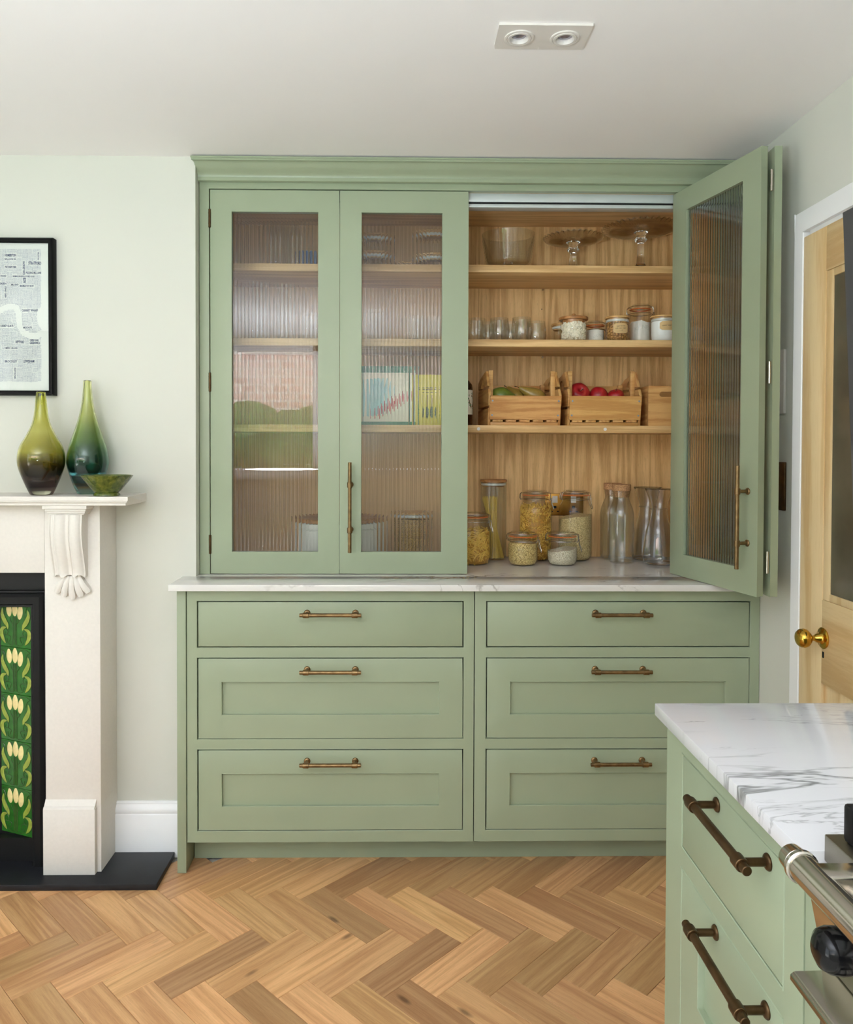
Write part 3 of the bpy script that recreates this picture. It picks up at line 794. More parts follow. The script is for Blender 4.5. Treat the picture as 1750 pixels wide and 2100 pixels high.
VWORDS = [('HACKNEY WICK', 286, 318, 345, 520), ('BOW', 288, 332, 556, 622), ('STEPNEY GREEN', 58, 82, 660, 805), ('CROFTON PARK', 178, 202, 1690, 1836), ('NELSON RD', 476, 494, 228, 330)]
items = [word(*w_) for w_ in WORDS] + [word(*w_, vert=True) for w_ in VWORDS]
for it in items: it[0].data.offset = .00045
text_meshes(items, 'place_name', M_INK, fr, split=True)
taken = [w_[1:] for w_ in WORDS + VWORDS]
RIV = [(-120, 1060), (-40, 1000), (40, 945), (120, 915), (200, 930), (236, 1000), (240, 1090), (255, 1180), (300, 1250), (380, 1290), (470, 1290), (530, 1255)]
RIV2 = [(545, 930), (500, 985), (492, 1060), (510, 1130), (545, 1190)]
def near(poly, x, y, d):
    for (xa, ya), (xb, yb) in zip(poly, poly[1:]):
        t_ = max(0, min(1, ((x - xa) * (xb - xa) + (y - ya) * (yb - ya)) / ((xb - xa) ** 2 + (yb - ya) ** 2 + 1e-9)))
        if (x - xa - t_ * (xb - xa)) ** 2 + (y - ya - t_ * (yb - ya)) ** 2 < d * d: return True
    return False
def free(x, y):
    if near(RIV, x, y, 36) or near(RIV2, x, y, 28): return False
    return not any(a - 8 < x < c + 8 and e - 6 < y < g + 6 for a, c, e, g in taken)
b = MB(); rr = random.Random(11)
def dash(xa, xb, ya, yb):
    p0, p1 = zp(xa, ya), zp(xb, yb)
    b.bm.faces.new([b.bm.verts.new(c) for c in ((p0.x, YT, p0.z), (p1.x, YT, p0.z), (p1.x, YT, p1.z), (p0.x, YT, p1.z))])
bx = -420
while bx < 522:
    by = 190
    while by < 1832:
        w_, h_ = 64, 58
        vert = rr.random() < .38
        if vert:
            x = bx
            while x < bx + w_ - 8:
                th = rr.choice((7, 9, 12)); y = by
                while y < by + h_ - 3:
                    l_ = rr.uniform(3, 7)
                    if x + th < 524 and free(x + th / 2, y + l_ / 2): dash(x, x + th, y, y + l_)
                    y += l_ + rr.choice((2, 2, 2.5, 6))
                x += th + 5
        else:
            y = by
            while y < by + h_ - 8:
                th = rr.choice((7, 9, 12)); x = bx
                while x < bx + w_ - 3:
                    l_ = rr.uniform(3, 7)
                    if x + l_ < 524 and free(x + l_ / 2, y + th / 2): dash(x, x + l_, y, y + th)
                    x += l_ + rr.choice((2, 2, 2.5, 6))
                y += th + 5
        by += h_
    bx += 64
b.out('street_names', M_INK2, fr, smooth=0, kind='stuff')
MB().box(FX0 + .0145, FX1 - .0145, YPF, YPF + .0018, FZ0 + .0145, FZ1 - .0145).out('pane', M_PANE, fr)

# ------------------------------------------------------------------ glass vases and bowl on the mantel
ZM = 1.187
def vase(name, label, cx, cy, H, prof, stops, grp=None):
    t = thing(name, label, 'vase', (cx, cy, ZM + .0004))
    full = [(0, .0)] + prof
    inner = [(max(.0008, r - (.0055 if z < H * .55 else .0045)), z) for r, z in prof[::-1] if z > H * .17]
    full += [(prof[-1][0] - .002, H + .0012)] + inner + [(0, inner[-1][1] - .012)]
    fine = []
    for (ra, za), (rb, zb) in zip(full, full[1:]): fine.append((ra, za))
    fine.append(full[-1])
    MB().lathe(fine, n=48, c=(cx, cy, ZM + .0004)).out('glass_body', solid_glass(name + ' glass', stops, H), t, smooth=80)
    return t
def smoothprof(pts, k=5):
    out = []
    for i in range(len(pts) - 1):
        for q in range(k):
            t_ = q / k; a0 = pts[max(i - 1, 0)]; a1 = pts[i]; a2 = pts[i + 1]; a3 = pts[min(i + 2, len(pts) - 1)]
            out.append(tuple(.5 * ((2 * a1[j]) + (-a0[j] + a2[j]) * t_ + (2 * a0[j] - 5 * a1[j] + 4 * a2[j] - a3[j]) * t_ ** 2 + (-a0[j] + 3 * a1[j] - 3 * a2[j] + a3[j]) * t_ ** 3) for j in (0, 1)))
    out.append(pts[-1]); return out
VP1 = smoothprof([(.030, 0), (.035, .006), (.050, .04), (.0645, .08), (.0685, .112), (.062, .148), (.042, .185), (.026, .222), (.0185, .262), (.0155, .296), (.0138, .316)])
OL = s2l
vase('glass_vase', 'olive green teardrop glass vase with a dark purple-brown base, nearer the picture', -1.107, 2.396, .316, VP1,
     [(0, (.8, .82, .7, 1)), (.055, (.72, .74, .6, 1)), (.078, (.015, .006, .008, 1)), (.18, (.035, .015, .008, 1)), (.29, (.22, .16, .02, 1)), (.42, (.70, .67, .24, 1)), (.62, (.84, .82, .42, 1)), (1, (.66, .66, .14, 1))])
VP2 = smoothprof([(.028, 0), (.034, .006), (.048, .04), (.0605, .082), (.063, .11), (.056, .15), (.040, .198), (.026, .245), (.017, .29), (.0135, .33), (.012, .357)])
vase('glass_vase', 'taller teardrop glass vase shading from yellow neck to deep teal, behind the bowl', at(180, 930, 2.452).x, 2.452, .357, VP2,
     [(0, (.75, .85, .8, 1)), (.06, (.6, .75, .7, 1)), (.085, (.75, .30, .08, 1)), (.105, (.04, .12, .15, 1)), (.2, (.06, .22, .22, 1)), (.32, (.22, .46, .34, 1)), (.48, (.52, .68, .38, 1)), (.7, (.78, .82, .46, 1)), (1, (.84, .86, .52, 1))])
def glaze_mat():
    m, nt, p = new_mat('mottled green glaze')
    v, _ = coords(nt)
    c = ramp(nt, noise(nt, v, 60, 5, .7, .5), [(.28, s2l((40, 52, 18))), (.5, s2l((84, 98, 34))), (.72, s2l((122, 124, 52)))])
    nt.links.new(c, p.inputs['Base Color']); p.inputs['Roughness'].default_value = .14; p.inputs['Specular IOR Level'].default_value = .7
    return m
BP = [(0, .003), (.028, .003), (.036, 0), (.0385, .002), (.0375, .007), (.034, .010), (.040, .016), (.054, .033), (.066, .048), (.0745, .060), (.076, .0625), (.0735, .0628), (.062, .047), (.048, .030), (.028, .017), (0, .013)]
bc = (at(219, 995, 2.352).x, 2.352, ZM + .0003)
t = thing('glazed_bowl', 'small footed bowl in mottled dark green glaze on the mantel', 'bowl', bc)
MB().lathe(BP, c=bc, n=48, rf=lambda th, i: 1 + (.012 * sin(3 * th + 1) if i > 5 else 0)).out('bowl', glaze_mat(), t, smooth=50)

# ------------------------------------------------------------------ handles
def handle(name, parent, M, L, cc, m, r=.0060):
    """bar along local x, standing off towards local -y from the face at y = 0"""
    b = MB(); so_ = .035
    b.cyl((-L / 2, -so_, 0), (L / 2, -so_, 0), r, n=20, bev=.0008)
    for sx in (-cc / 2, cc / 2):
        b.cyl((sx - .0088, -so_, 0), (sx + .0088, -so_, 0), r + .0026, n=20, bev=.0008)
        b.cyl((sx - .0098, -so_, 0), (sx - .0088, -so_, 0), r + .0008, n=20); b.cyl((sx + .0088, -so_, 0), (sx + .0098, -so_, 0), r + .0008, n=20)
        b.cyl((sx, -so_, 0), (sx, -.003, 0), .0052, n=16)
        b.lathe([(0, -.0046), (.0065, -.0046), (.0092, -.003), (.0103, -.0014), (.0103, 0), (0, 0)], n=24, axis=Matrix.Translation((sx, 0, 0)) @ Matrix.Rotation(-pi / 2, 4, 'X'))
    b.mat(M)
    return b.out(name, m, parent)

# ------------------------------------------------------------------ base units
DROWS = [(.7145, .8531), (.4264, .6757), (.137, .3874)]
PANELS = [None, (.4992, .6028), (.211, .3141)]
def base_unit(label, x0, x1, d0, d1):
    u = thing('drawer_unit', label, 'cabinet', ((x0 + x1) / 2, 2.7, .0985))
    MB().box(x0 + .002, x1 - .002, YG + .026, 2.96, .10, .8935).out('carcass', M_DARK, u)
    b = MB(); zt = .8940; g = .0038
    zz = [.0985, DROWS[2][0] - g, DROWS[2][1] + g, DROWS[1][0] - g, DROWS[1][1] + g, DROWS[0][0] - g, DROWS[0][1] + g, zt]
    b.slab([x0, d0 - g, d1 + g, x1], zz, {(1, 1), (1, 3), (1, 5)}, YG, YG + .022)
    b.out('face_frame', M_GREEN, u)
    for (z0, z1), pn in zip(DROWS, PANELS):
        b = MB()
        if pn is None: b.box(d0, d1, YG + .0003, YG + .0225, z0, z1, .0012)
        else:
            i0, i1 = d0 + .0727, d1 - .0727
            b.slab([d0, i0, i1, d1], [z0, pn[0], pn[1], z1], {(1, 1)}, YG + .0003, YG + .0225)
            b.box(i0 - .002, i1 + .002, YG + .0105, YG + .02, pn[0] - .002, pn[1] + .002)
        d = b.out('drawer', M_GREEN, u)
        hz = z1 - .0336
        handle('handle', d, Matrix.Translation(((d0 + d1) / 2 + .002, YG, hz)), .190, .1506, M_BRASS)
    return u
base_unit('green painted three drawer base unit on the left, beside the fireplace', -.662, .2332, -.6268, .1983)
base_unit('green painted three drawer base unit on the right, partly behind the near counter', .2371, 1.1345, .2762, 1.1022)
tag(MB().box(-.6935, -.6655, YG, 2.5165, .0004, .8945, .001).out('end_panel', M_GREEN, loc=(-.68, 2.46, 0)), 'narrow green end panel standing on the floor left of the drawers', 'panel')
tag(MB().box(-.6628, 1.1345, YP, YP + .018, .0004, .0975).out('plinth', M_GREEN, loc=(.24, YP, 0)), 'long green plinth board under the drawer units', 'plinth')
b = MB()
b.box(-.7075, 1.1355, 2.3586, 2.5172, .8949, ZC, .0018).box(XC + .001, 1.1355, 2.517, 2.9935, .8949, ZC)
tag(b.out('worktop', M_QUARTZ, loc=(.21, 2.6, .895)), 'white quartz worktop with fine veins on the long drawer units', 'worktop')
# ------------------------------------------------------------------ wall cupboard
ZB0 = ZC + .0012
cup = thing('pantry_cupboard', 'tall green glazed bifold pantry cupboard standing on the long worktop', 'cabinet', (.235, 2.75, ZB0))
OX0, OX1 = -.6297, 1.0790
b = MB()
b.slab([XC + .0015, OX0, OX1, 1.1345], [ZB0, 2.1862, 2.2112], {(1, 0)}, YF, YF + .022)
b.out('face_frame', M_GREEN, cup)
cp = [(2.497, 2.2706), (2.497, 2.2652), (2.4995, 2.2645), (2.4995, 2.2587), (2.506, 2.2582), (2.5085, 2.2570), (2.5130, 2.2525), (2.5175, 2.2470), (2.5225, 2.2420), (2.5285, 2.2372), (2.5345, 2.2330), (2.5395, 2.2285), (2.5428, 2.2240), (2.5440, 2.2195), (2.5418, 2.2185), (2.5418, 2.2078), (2.5440, 2.2068), (2.5588, 2.2068), (2.60, 2.2085), (2.60, 2.2706)]
cb = MB(); A = []; n = len(cp)
for xe, sg in ((XC - .0016, -1), (1.1345, 0)):
    A.append([cb.bm.verts.new((xe + (sg * max(0, min(.0125, (2.512 - y) * .6)) if sg else 0), y, z)) for y, z in cp])
for i in range(n): cb.bm.faces.new((A[0][i], A[0][(i + 1) % n], A[1][(i + 1) % n], A[1][i]))
cb.bm.faces.new(A[0]); cb.bm.faces.new(A[1][::-1])
# the part behind the wall corner has to stay right of it
for v in A[0]:
    if v.co.y > YW - .0005: v.co.x = XC + .0008
cb.out('cornice', M_GREEN, cup, smooth=28)
MB().box(-.645, 1.11, 2.972, 2.99, ZB0, 2.21).out('back_panel', M_OAK_V, cup)
MB().box(-.645, -.6275, YF + .023, 2.972, ZB0, 2.205).out('side_panel', M_OAK_V, cup)
MB().box(1.0935, 1.111, YF + .023, 2.972, ZB0, 2.205).out('side_panel', M_OAK_V, cup)
MB().box(-.6275, 1.0935, YF + .023, 2.972, 2.187, 2.205).out('top_panel', M_OAK_H, cup)
SHZ = (1.9745, 1.7159, 1.4161)
shelves = []
for z in SHZ:
    shelves.append(MB().box(-.627, 1.093, YS, 2.9715, z - .025, z, .0008).out('shelf', M_OAK_H, cup))
for x in (.2756, .7201):
    MB().cyl((x, YS, SHZ[2] - .0128), (x, YS - .0015, SHZ[2] - .0128), .0058, n=24, bev=.0004).out('magnet', M_PLASTIC, shelves[2], label='small pale round magnet')
for z in (1.949, 1.6905): MB().cyl((.548, 2.958, z - .0045), (.548, 2.972, z - .0045), .0035, n=10).out('shelf_pin', M_NICKEL, cup)
for x, z in ((.546, 1.872), (.546, 1.572), (.546, 1.559)): MB().cyl((x, 2.9712, z), (x, 2.9722, z), .0021, n=10).out('pin_hole', M_DARK, cup)
# sliding track over the opening
b = MB()
b.box(OX0 + .002, OX1 - .002, 2.584, 2.626, 2.158, 2.1865, .0006).box(OX0 + .002, OX1 - .002, 2.590, 2.620, 2.150, 2.159)
b.box(OX0 + .002, OX1 - .002, 2.584, 2.626, 2.1400, 2.151, .0006)
b.out('track', M_ALU, cup)
MB().box(OX0 + .003, OX1 - .003, 2.5866, 2.6, 2.1515, 2.1575).out('brush_strip', M_IRON, cup, label='dark brush strip along the track')

DZ0, DZ1, GZ0, GZ1 = .9175, 2.1832, .9896, 2.1116
def leaf_door(M, w, g0, g1, hinges=(), hx=None, hm=None, hside=1):
    """local x along the leaf, local y = 0 its front, +y its back"""
    b = MB(); th = .0215
    b.slab([0, g0, g1, w], [DZ0, GZ0, GZ1, DZ1], {(1, 1)}, 0, th)
    b.mat(M); d = b.out('door', M_GREEN, cup)
    # reeded pane: flat front, ribs on the back
    b = MB(); pit = .0118; npit = int(round((g1 - g0 + .012) / pit)); x0 = g0 - .006; pit = (g1 - g0 + .012) / npit; seg = 8
    fr_, bk_ = [], []
    for k in range(npit * seg + 1):
        u = k / seg; f = (u % 1.0) * 2 - 1
        if k == npit * seg: f = 1
        x = x0 + u * pit
        yb = .0125 + .00075 * (1 - f * f)
        fr_.append(x); bk_.append((x, yb))
    za, zb = GZ0 - .005, GZ1 + .005
    F0 = [b.bm.verts.new((x, .0085, za)) for x in (fr_[0], fr_[-1])]; F1 = [b.bm.verts.new((x, .0085, zb)) for x in (fr_[0], fr_[-1])]
    B0 = [b.bm.verts.new((x, y, za)) for x, y in bk_]; B1 = [b.bm.verts.new((x, y, zb)) for x, y in bk_]
    b.bm.faces.new((F0[0], F0[1], F1[1], F1[0]))
    for i in range(len(bk_) - 1): b.bm.faces.new((B0[i], B0[i + 1], B1[i + 1], B1[i]))
    b.bm.faces.new((F0[0], F1[0], B1[0], B0[0])); b.bm.faces.new((F0[1], B0[-1], B1[-1], F1[1]))
    b.bm.faces.new(F0 + B0[::-1]); b.bm.faces.new(F1 + B1[::-1])
    b.mat(M); b.out('pane', M_REED, d, smooth=12, label='vertically reeded glass pane')
    for hxx, hyy in hinges:
        for za, zb in ((2.0589, 2.1194), (1.5197, 1.5823), (.9828, 1.0459)):
            b = MB(); L = zb - za
            b.cyl((hxx, hyy, za), (hxx, hyy, zb), .0042, n=14, bev=.0008)
            for q in (.22, .78): b.cyl((hxx, hyy, za + L * q - .001), (hxx, hyy, za + L * q + .001), .0047, n=14)
            b.mat(M); b.out('hinge', hm, d)
    if hx is not None:
        Mh = M @ Matrix.Translation((hx, 0, 1.1393)) @ Matrix.Rotation(pi / 2, 4, 'Y')
        handle('handle', d, Mh, .297, .1490, M_BRASS)
    return d
LW = .4246
leaf_door(Matrix.Translation((-.6262, YF, 0)), LW, .0711, .3548, ((-.0016, -.0005),), hm=M_BRASS2)
leaf_door(Matrix.Translation((-.1996, YF, 0)), LW, .0719, .3384, hx=.0362)
A3, B3 = Vector((.9110, 2.5770, 0)), Vector((1.0100, 2.1570, 0))
d3 = (B3 - A3).normalized(); a3 = atan2(d3.y, d3.x)
M3 = Matrix.Translation(A3) @ Matrix.Rotation(a3, 4, 'Z')
leaf_door(M3, (B3 - A3).length, .0765, .3530, hx=.3900)
A4, B4 = Vector((1.0735, 2.586, 0)), Vector((1.0475, 2.1565, 0))
d4 = (B4 - A4).normalized(); a4 = atan2(d4.y, d4.x)
M4 = Matrix.Translation(A4) @ Matrix.Rotation(a4, 4, 'Z') @ Matrix.Translation((0, 0, 0))
leaf_door(M4, (B4 - A4).length, .0719, .3500, ((.427, -.0065),), hm=M_NICKEL)

# ------------------------------------------------------------------ near counter along the right wall, and the range cooker
NX, NF = .4217, .4465
ru = thing('drawer_unit', 'green painted drawer unit in the foreground beside the cooker', 'cabinet', (.79, 1.03, .0985))
MB().box(NF + .024, XR - .002, .800, 1.264, .10, .8930).out('carcass', M_DARK, ru)
NROWS = [(.7100, .8528), (.4264, .6716), (.137, .3874)]
dy0, dy1 = .8785, 1.1958
b = MB(); g = .0026
ys = (.8335, dy0 - g, dy1 + g, 1.2665)
zz = [.0985, NROWS[2][0] - g, NROWS[2][1] + g, NROWS[1][0] - g, NROWS[1][1] + g, NROWS[0][0] - g, NROWS[0][1] + g, .8938]
b.slab(list(ys), zz, {(1, 1), (1, 3), (1, 5)}, NF, NF + .022, 'x')
b.box(NF + .001, NF + .023, .8005, ys[0] - .0012, .0985, .8938, .0012)
b.out('face_frame', M_GREEN, ru)
MB().box(NF + .0221, XR - .001, 1.2445, 1.2660, .0004, .8938, .001).out('end_panel', M_GREEN, ru)
MB().box(NF + .09, NF + .108, .800, 1.244, .0004, .0975).out('plinth', M_GREEN, ru)
for k, (z0, z1) in enumerate(NROWS):
    b = MB()
    if k < 1: b.box(NF + .0003, NF + .0225, dy0, dy1, z0, z1, .0012)
    else:
        i0, i1, p0, p1 = dy0 + .066, dy1 - .066, z0 + .0727, z1 - .0727
        b.slab([dy0, i0, i1, dy1], [z0, p0, p1, z1], {(1, 1)}, NF + .0003, NF + .0225, 'x')
        b.box(NF + .0105, NF + .02, i0 - .002, i1 + .002, p0 - .002, p1 + .002)
    d = b.out('drawer', M_GREEN, ru)
    Mh = Matrix.Translation((NF, (.9905), z1 - .0170)) @ Matrix.Rotation(-pi / 2, 4, 'Z')
    handle('handle', d, Mh, .192, .1500, M_BRASS2)
b = MB(); b.box(NX, XR - .001, .7912, 1.2585, .8949, ZC, .0018)
tag(b.out('worktop', M_QUARTZ2, loc=(.78, 1.02, .895)), 'white quartz worktop with bold grey veins in the foreground', 'worktop')

ck = thing('range_cooker', 'stainless steel range cooker with black knobs at the lower right', 'cooker', (.79, .33, 0))
CY0, CY1, CF = -.10, .7900, .4475
MB().box(CF + .002, XR - .003, CY0, CY1, .02, .905, .002).out('body', M_STEELB, ck)
MB().box(.4440, XR - .003, CY0, CY1 + .0004, .9052, .9335, .0015).out('hob_rim', M_STEELB, ck)
b = MB()
b.prism([(CF + .002, .905), (.4440, .905), (.428, .868), (.4405, .806), (CF + .002, .806)], 'y', CY0, CY1 - .004, .001)
b.out('control_panel', M_STEEL, ck)
b = MB()
b.prism([(CF + .002, .8055), (.402, .8045), (.398, .8015), (.398, .7955), (.402, .793), (CF + .002, .797)], 'y', CY0, CY1 - .022, .0008)
b.out('drip_ledge', M_STEEL, ck)
b = MB()
b.cyl((.383, CY0, .9375), (.383, .722, .9375), .0138, n=28); b.cyl((.383, .722, .9375), (.383, .742, .9375), .0140, .0125, n=28, bev=.003)
b.cyl((.383, .716, .9375), (.383, .723, .9375), .0160, n=28, bev=.0015)
rail = b.out('towel_rail', M_STEEL, ck)
for yy in (.690, -.04):
    MB().box(.385, .4445, yy - .013, yy + .013, .9275, .9515, .003).out('rail_bracket', M_STEEL, rail)
for k in range(7):
    ky = .698 - k * .112
    Mk = Matrix.Translation((.4310, ky, .8680)) @ Matrix.Rotation(-pi / 2 + .12, 4, 'Y')
    b = MB().lathe([(0, 0), (.0225, 0), (.0225, .005), (.019, .008), (.0175, .016), (.0195, .018), (.0205, .024), (.020, .034), (.017, .041), (.010, .0455), (0, .047)], n=32, axis=Mk)
    kn = b.out('knob', M_BLACK, ck, label='round black control knob')
    MB().lathe([(.0230, -.0005), (.0262, .0), (.0262, .004), (.0232, .006)], n=32, axis=Mk, close=True).out('bezel', M_STEEL, kn)
    MB().box(-.0021, .0021, -.0165, .0165, .0235, .0265, .0005, M=Mk @ Matrix.Translation((.0198, 0, -.0005)) @ Matrix.Rotation(pi / 2, 4, 'X')).out('pointer', M_STEEL, kn)
MB().box(.4335, .4390, .60, .63, .822, .836, .001).out('clock_window', M_BLACK, ck)
for k, (yy, xx) in enumerate(((.677, .555), (.677, .93), (.43, .555), (.43, .93), (.12, .62))):
    b = MB()
    for q in range(4):
        a = q * pi / 2
        b.box(.020, .095, -.005, .005, .955, .972, .002, M=Matrix.Translation((xx, yy, 0)) @ Matrix.Rotation(a, 4, 'Z'))
    for s1, s2 in ((1, 0), (-1, 0), (0, 1), (0, -1)):
        b.box(xx - .098 if s1 == 0 else xx + s1 * .092 - .006, xx + .098 if s1 == 0 else xx + s1 * .092 + .006, yy - .098 if s2 == 0 else yy + s2 * .092 - .006, yy + .098 if s2 == 0 else yy + s2 * .092 + .006, .950, .972, .003)
    for s1 in (-1, 1):
        for s2 in (-1, 1): b.box(xx + s1 * .092 - .008, xx + s1 * .092 + .008, yy + s2 * .092 - .008, yy + s2 * .092 + .008, .9336, .973, .004)
    b.out('pan_support', M_IRON, ck)
    MB().lathe([(0, .9336), (.035, .9336), (.035, .942), (.03, .948), (0, .949)], c=(xx, yy, 0), n=24).out('burner', M_IRON, ck)
for ya, yb in ((.36, .775), (-.085, .345)):
    dd = MB().box(CF - .016, CF + .0015, ya, yb, .32, .78, .004).out('oven_door', M_STEELB, ck)
    MB().cyl((CF - .055, ya + .03, .745), (CF - .055, yb - .03, .745), .011, n=20).box(CF - .055, CF - .015, ya + .05, ya + .07, .738, .752).box(CF - .055, CF - .015, yb - .07, yb - .05, .738, .752).out('handle', M_STEEL, dd)
for sx in (.5, 1.08):
    for sy in (-.05, .74): MB().cyl((sx, sy, 0), (sx, sy, .021), .018, n=16).out('foot', M_IRON, ck)
# ------------------------------------------------------------------ things kept in the cupboard
ZT = ZC + .0004
def X_at(px, py, Y): return at(px, py, Y).x
M_PASTA = plain('dry pasta', (226, 184, 84), .5, var=.10, nscale=120)
M_PASTAD = plain('shaded pasta heap', (186, 136, 54), .7, var=.35, nscale=160)  # darker pasta colour for the core, painting in shade between the pieces
M_SPAG = plain('spaghetti', (232, 196, 96), .5, var=.08, nscale=200)
M_RICE = grains('long grain rice', (236, 214, 158), (200, 170, 108), 620, (1, 1, .55))
M_RICEW = grains('white rice', (240, 232, 210), (212, 198, 164), 620, (1, 1, .6))
M_ORZO = grains('orzo', (238, 214, 146), (196, 160, 90), 480, (1, 1, .6))
M_BROWN = grains('soft brown sugar', (196, 146, 84), (164, 114, 58), 150, bmp=.8)
M_FLOUR = plain('flour', (240, 236, 226), .9, var=.04, nscale=50, bmp=.2, bscale=90)
M_SUGAR = plain('caster sugar', (246, 246, 244), .9, var=.01)
M_BEAN = plain('white beans', (240, 230, 208), .45, var=.08, nscale=80)
M_SEED = grains('golden cereal', (214, 168, 76), (160, 112, 40), 260)
M_KRAFT = plain('kraft label', (216, 184, 132), .8, var=.05, nscale=60)
M_INKB = plain('black ink', (52, 44, 40), .8)
M_CREAM = plain('cream enamel', (232, 234, 226), .35, var=.015)
def heap(cx, cy, z0, R, H, top=.004, tilt=0.0, n=28, seed=1):
    rr = random.Random(seed)
    k1, k2, a1, a2 = rr.uniform(2, 4), rr.uniform(3, 6), rr.uniform(0, 6), rr.uniform(0, 6)
    prof = [(0, 0), (R * .72, 0), (R * .86, .003), (R * .97, .014), (R, .028)]
    m = 6
    for i in range(1, m + 1): prof.append((R, .028 + (H - .028) * i / m))
    prof += [(R * .75, H), (R * .4, H), (0, H)]
    N0 = 5 + m - 1
    def rf(t, i):
        if i >= N0:
            w = top * (sin(k1 * t + a1) * .6 + sin(k2 * t + a2) * .4) + tilt * cos(t) * (prof[i][0] / R)
            return (1, w)
        return 1
    return MB().lathe(prof, c=(cx, cy, z0), n=n, rf=rf)
def pieces(b, kind, cx, cy, z0, R, H, n, seed, top=0.0):
    rr = random.Random(seed)
    for q in range(n):
        th = rr.uniform(0, 2 * pi) if q % 3 else rr.uniform(-pi, 0)
        z = z0 + .006 + (H - .008) * rr.random()
        f = (z - z0) / .028
        Rz = R * (1 if f > 1 else .78 + .22 * f)
        if q < n * .12: z = z0 + H + rr.uniform(-.002, .004); Rz = R * sqrt(rr.random())
        al = rr.uniform(-1.3, 1.3) if rr.random() < .8 else rr.uniform(-pi / 2, pi / 2)
        c = Vector((cx + (Rz - .0030) * cos(th), cy + (Rz - .0030) * sin(th), z))
        tn = Vector((-sin(th), cos(th), 0)); up = Vector((0, 0, 1)); nr = Vector((cos(th), sin(th), 0))
        d = (tn * cos(al) + up * sin(al) * .8 + nr * rr.uniform(-.08, .02)).normalized()
        s_ = d.cross(nr).normalized()
        if kind == 'twist':
            L = .034; P = []
            for i in range(7):
                u = i / 6 - .5; P.append(c + d * u * L + s_ * .006 * (4 * u * u - .5) * rr.choice((.6, .9)) - nr * (u * L) ** 2 / (2 * R))
            P = [p for p in P]; b.tube(P, [.0016, .0021, .0022, .0022, .0022, .0021, .0016], 6)
        else:
            L = .030; P = []; ph = rr.uniform(0, 6)
            for i in range(15):
                u = i / 14 - .5; a = ph + u * 17
                P.append(c + d * u * L + (s_ * cos(a) + nr * sin(a)) * .0026 - nr * (u * L) ** 2 / (2 * R))
            b.tube(P, .0019, 4)
    return b
def clip_jar(label, x, y, z, R, H, nr, rot=0.0, shoulder=.05, tall_lid=False):
    t = thing('clip_top_jar', label, 'jar', (x, y, z))
    c = (x, y, z); nk = nr * R; zt = H - .019; zn = H - .043; zs = zn - shoulder
    prof = [(0, .0022), (R * .62, .0016), (R * .72, .0), (R * .86, .003), (R * .965, .013), (R, .027), (R, zs), (R * .992, zs + shoulder * .18), (R * .96 if nr < .9 else R * .985, zs + shoulder * .42), ((R + nk) / 2 + .002, zs + shoulder * .72), (nk + .0012, zn - .002), (nk, zn + .003), (nk, zn + .010), (nk + .0022, zn + .011), (nk + .0026, zn + .014), (nk + .0022, zn + .017), (nk + .0004, zn + .018), (nk + .0016, zt - .003), (nk + .0016, zt - .0012), (nk - .004, zt - .001)]
    MB().lathe(prof, c=c, n=40).out('glass_body', M_GLASSB, t, smooth=50)
    MB().lathe([(nk - .006, zt - .0009), (nk + .0016, zt - .0011), (nk + .0032, zt + .0003), (nk + .0016, zt + .0018), (nk - .006, zt + .0017)], c=c, n=40).out('rubber_seal', M_ORANGE, t, label='orange rubber sealing ring')
    MB().lathe([(0, zt + .0022), (nk + .001, zt + .0021), (nk + .0022, zt + .004), (nk + .0020, zt + .008), (nk - .001, zt + .0105), (nk - .0045, zt + .0115), (nk - .0050, zt + .0165), (nk - .0065, zt + .0185), (nk - .010, zt + .019), (nk - .016, zt + .0160), (0, zt + .0145)], c=c, n=40).out('lid', M_GLASSB, t, smooth=50)
    b = MB(); rw = .00115
    ring = lambda r, zz: [(x + r * cos(2 * pi * k / 40), y + r * sin(2 * pi * k / 40), z + zz) for k in range(40)]
    b.tube(ring(nk + .0038, zn + .0085), rw, 6, closed=True)
    b.tube(ring(nk + .0032, zt + .0100), rw, 6, closed=True)
    def loc(a, r, zz, off=0.0):
        return (x + r * cos(a) - off * sin(a), y + r * sin(a) + off * cos(a), z + zz)
    al = pi + rot
    for o_ in (-.007, .007):
        b.tube([loc(al, nk + .003, zn + .009, o_), loc(al, nk + .009, zn + .007, o_), loc(al, nk + .0125, zn + .014, o_), loc(al, nk + .0115, zn + .027, o_), loc(al, nk + .0065, zn + .0335, o_), loc(al, nk + .002, zn + .034, o_)], rw, 6)
    b.tube([loc(al, nk + .0125, zn + .014, -.007), loc(al, nk + .0125, zn + .014, .007)], rw, 6)
    ar = rot
    for o_ in (-.008, .008):
        b.tube([loc(ar, nk + .0025, zn + .033, o_), loc(ar, nk + .0085, zn + .033, o_), loc(ar, nk + .0105, zn + .022, o_), loc(ar, nk + .0085, zn + .006, o_), loc(ar, nk + .0042, zn + .004, o_)], rw, 6)
        b.tube([loc(ar, nk + .0085, zn + .010, o_), loc(ar, nk + .0135, zn + .014, o_), loc(ar, nk + .0130, zn - .002, o_), loc(ar, nk + .0215, zn - .026, o_ * .6), loc(ar, nk + .0225, zn - .030, 0)], rw * 1.1, 6)
    b.tube([loc(ar, nk + .0105, zn + .022, -.008), loc(ar, nk + .0105, zn + .022, .008)], rw, 6)
    b.out('wire_clip', M_WIRE, t)
    return t
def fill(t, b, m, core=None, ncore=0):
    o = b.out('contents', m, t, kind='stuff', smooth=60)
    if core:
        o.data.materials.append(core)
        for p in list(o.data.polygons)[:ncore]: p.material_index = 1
    return o

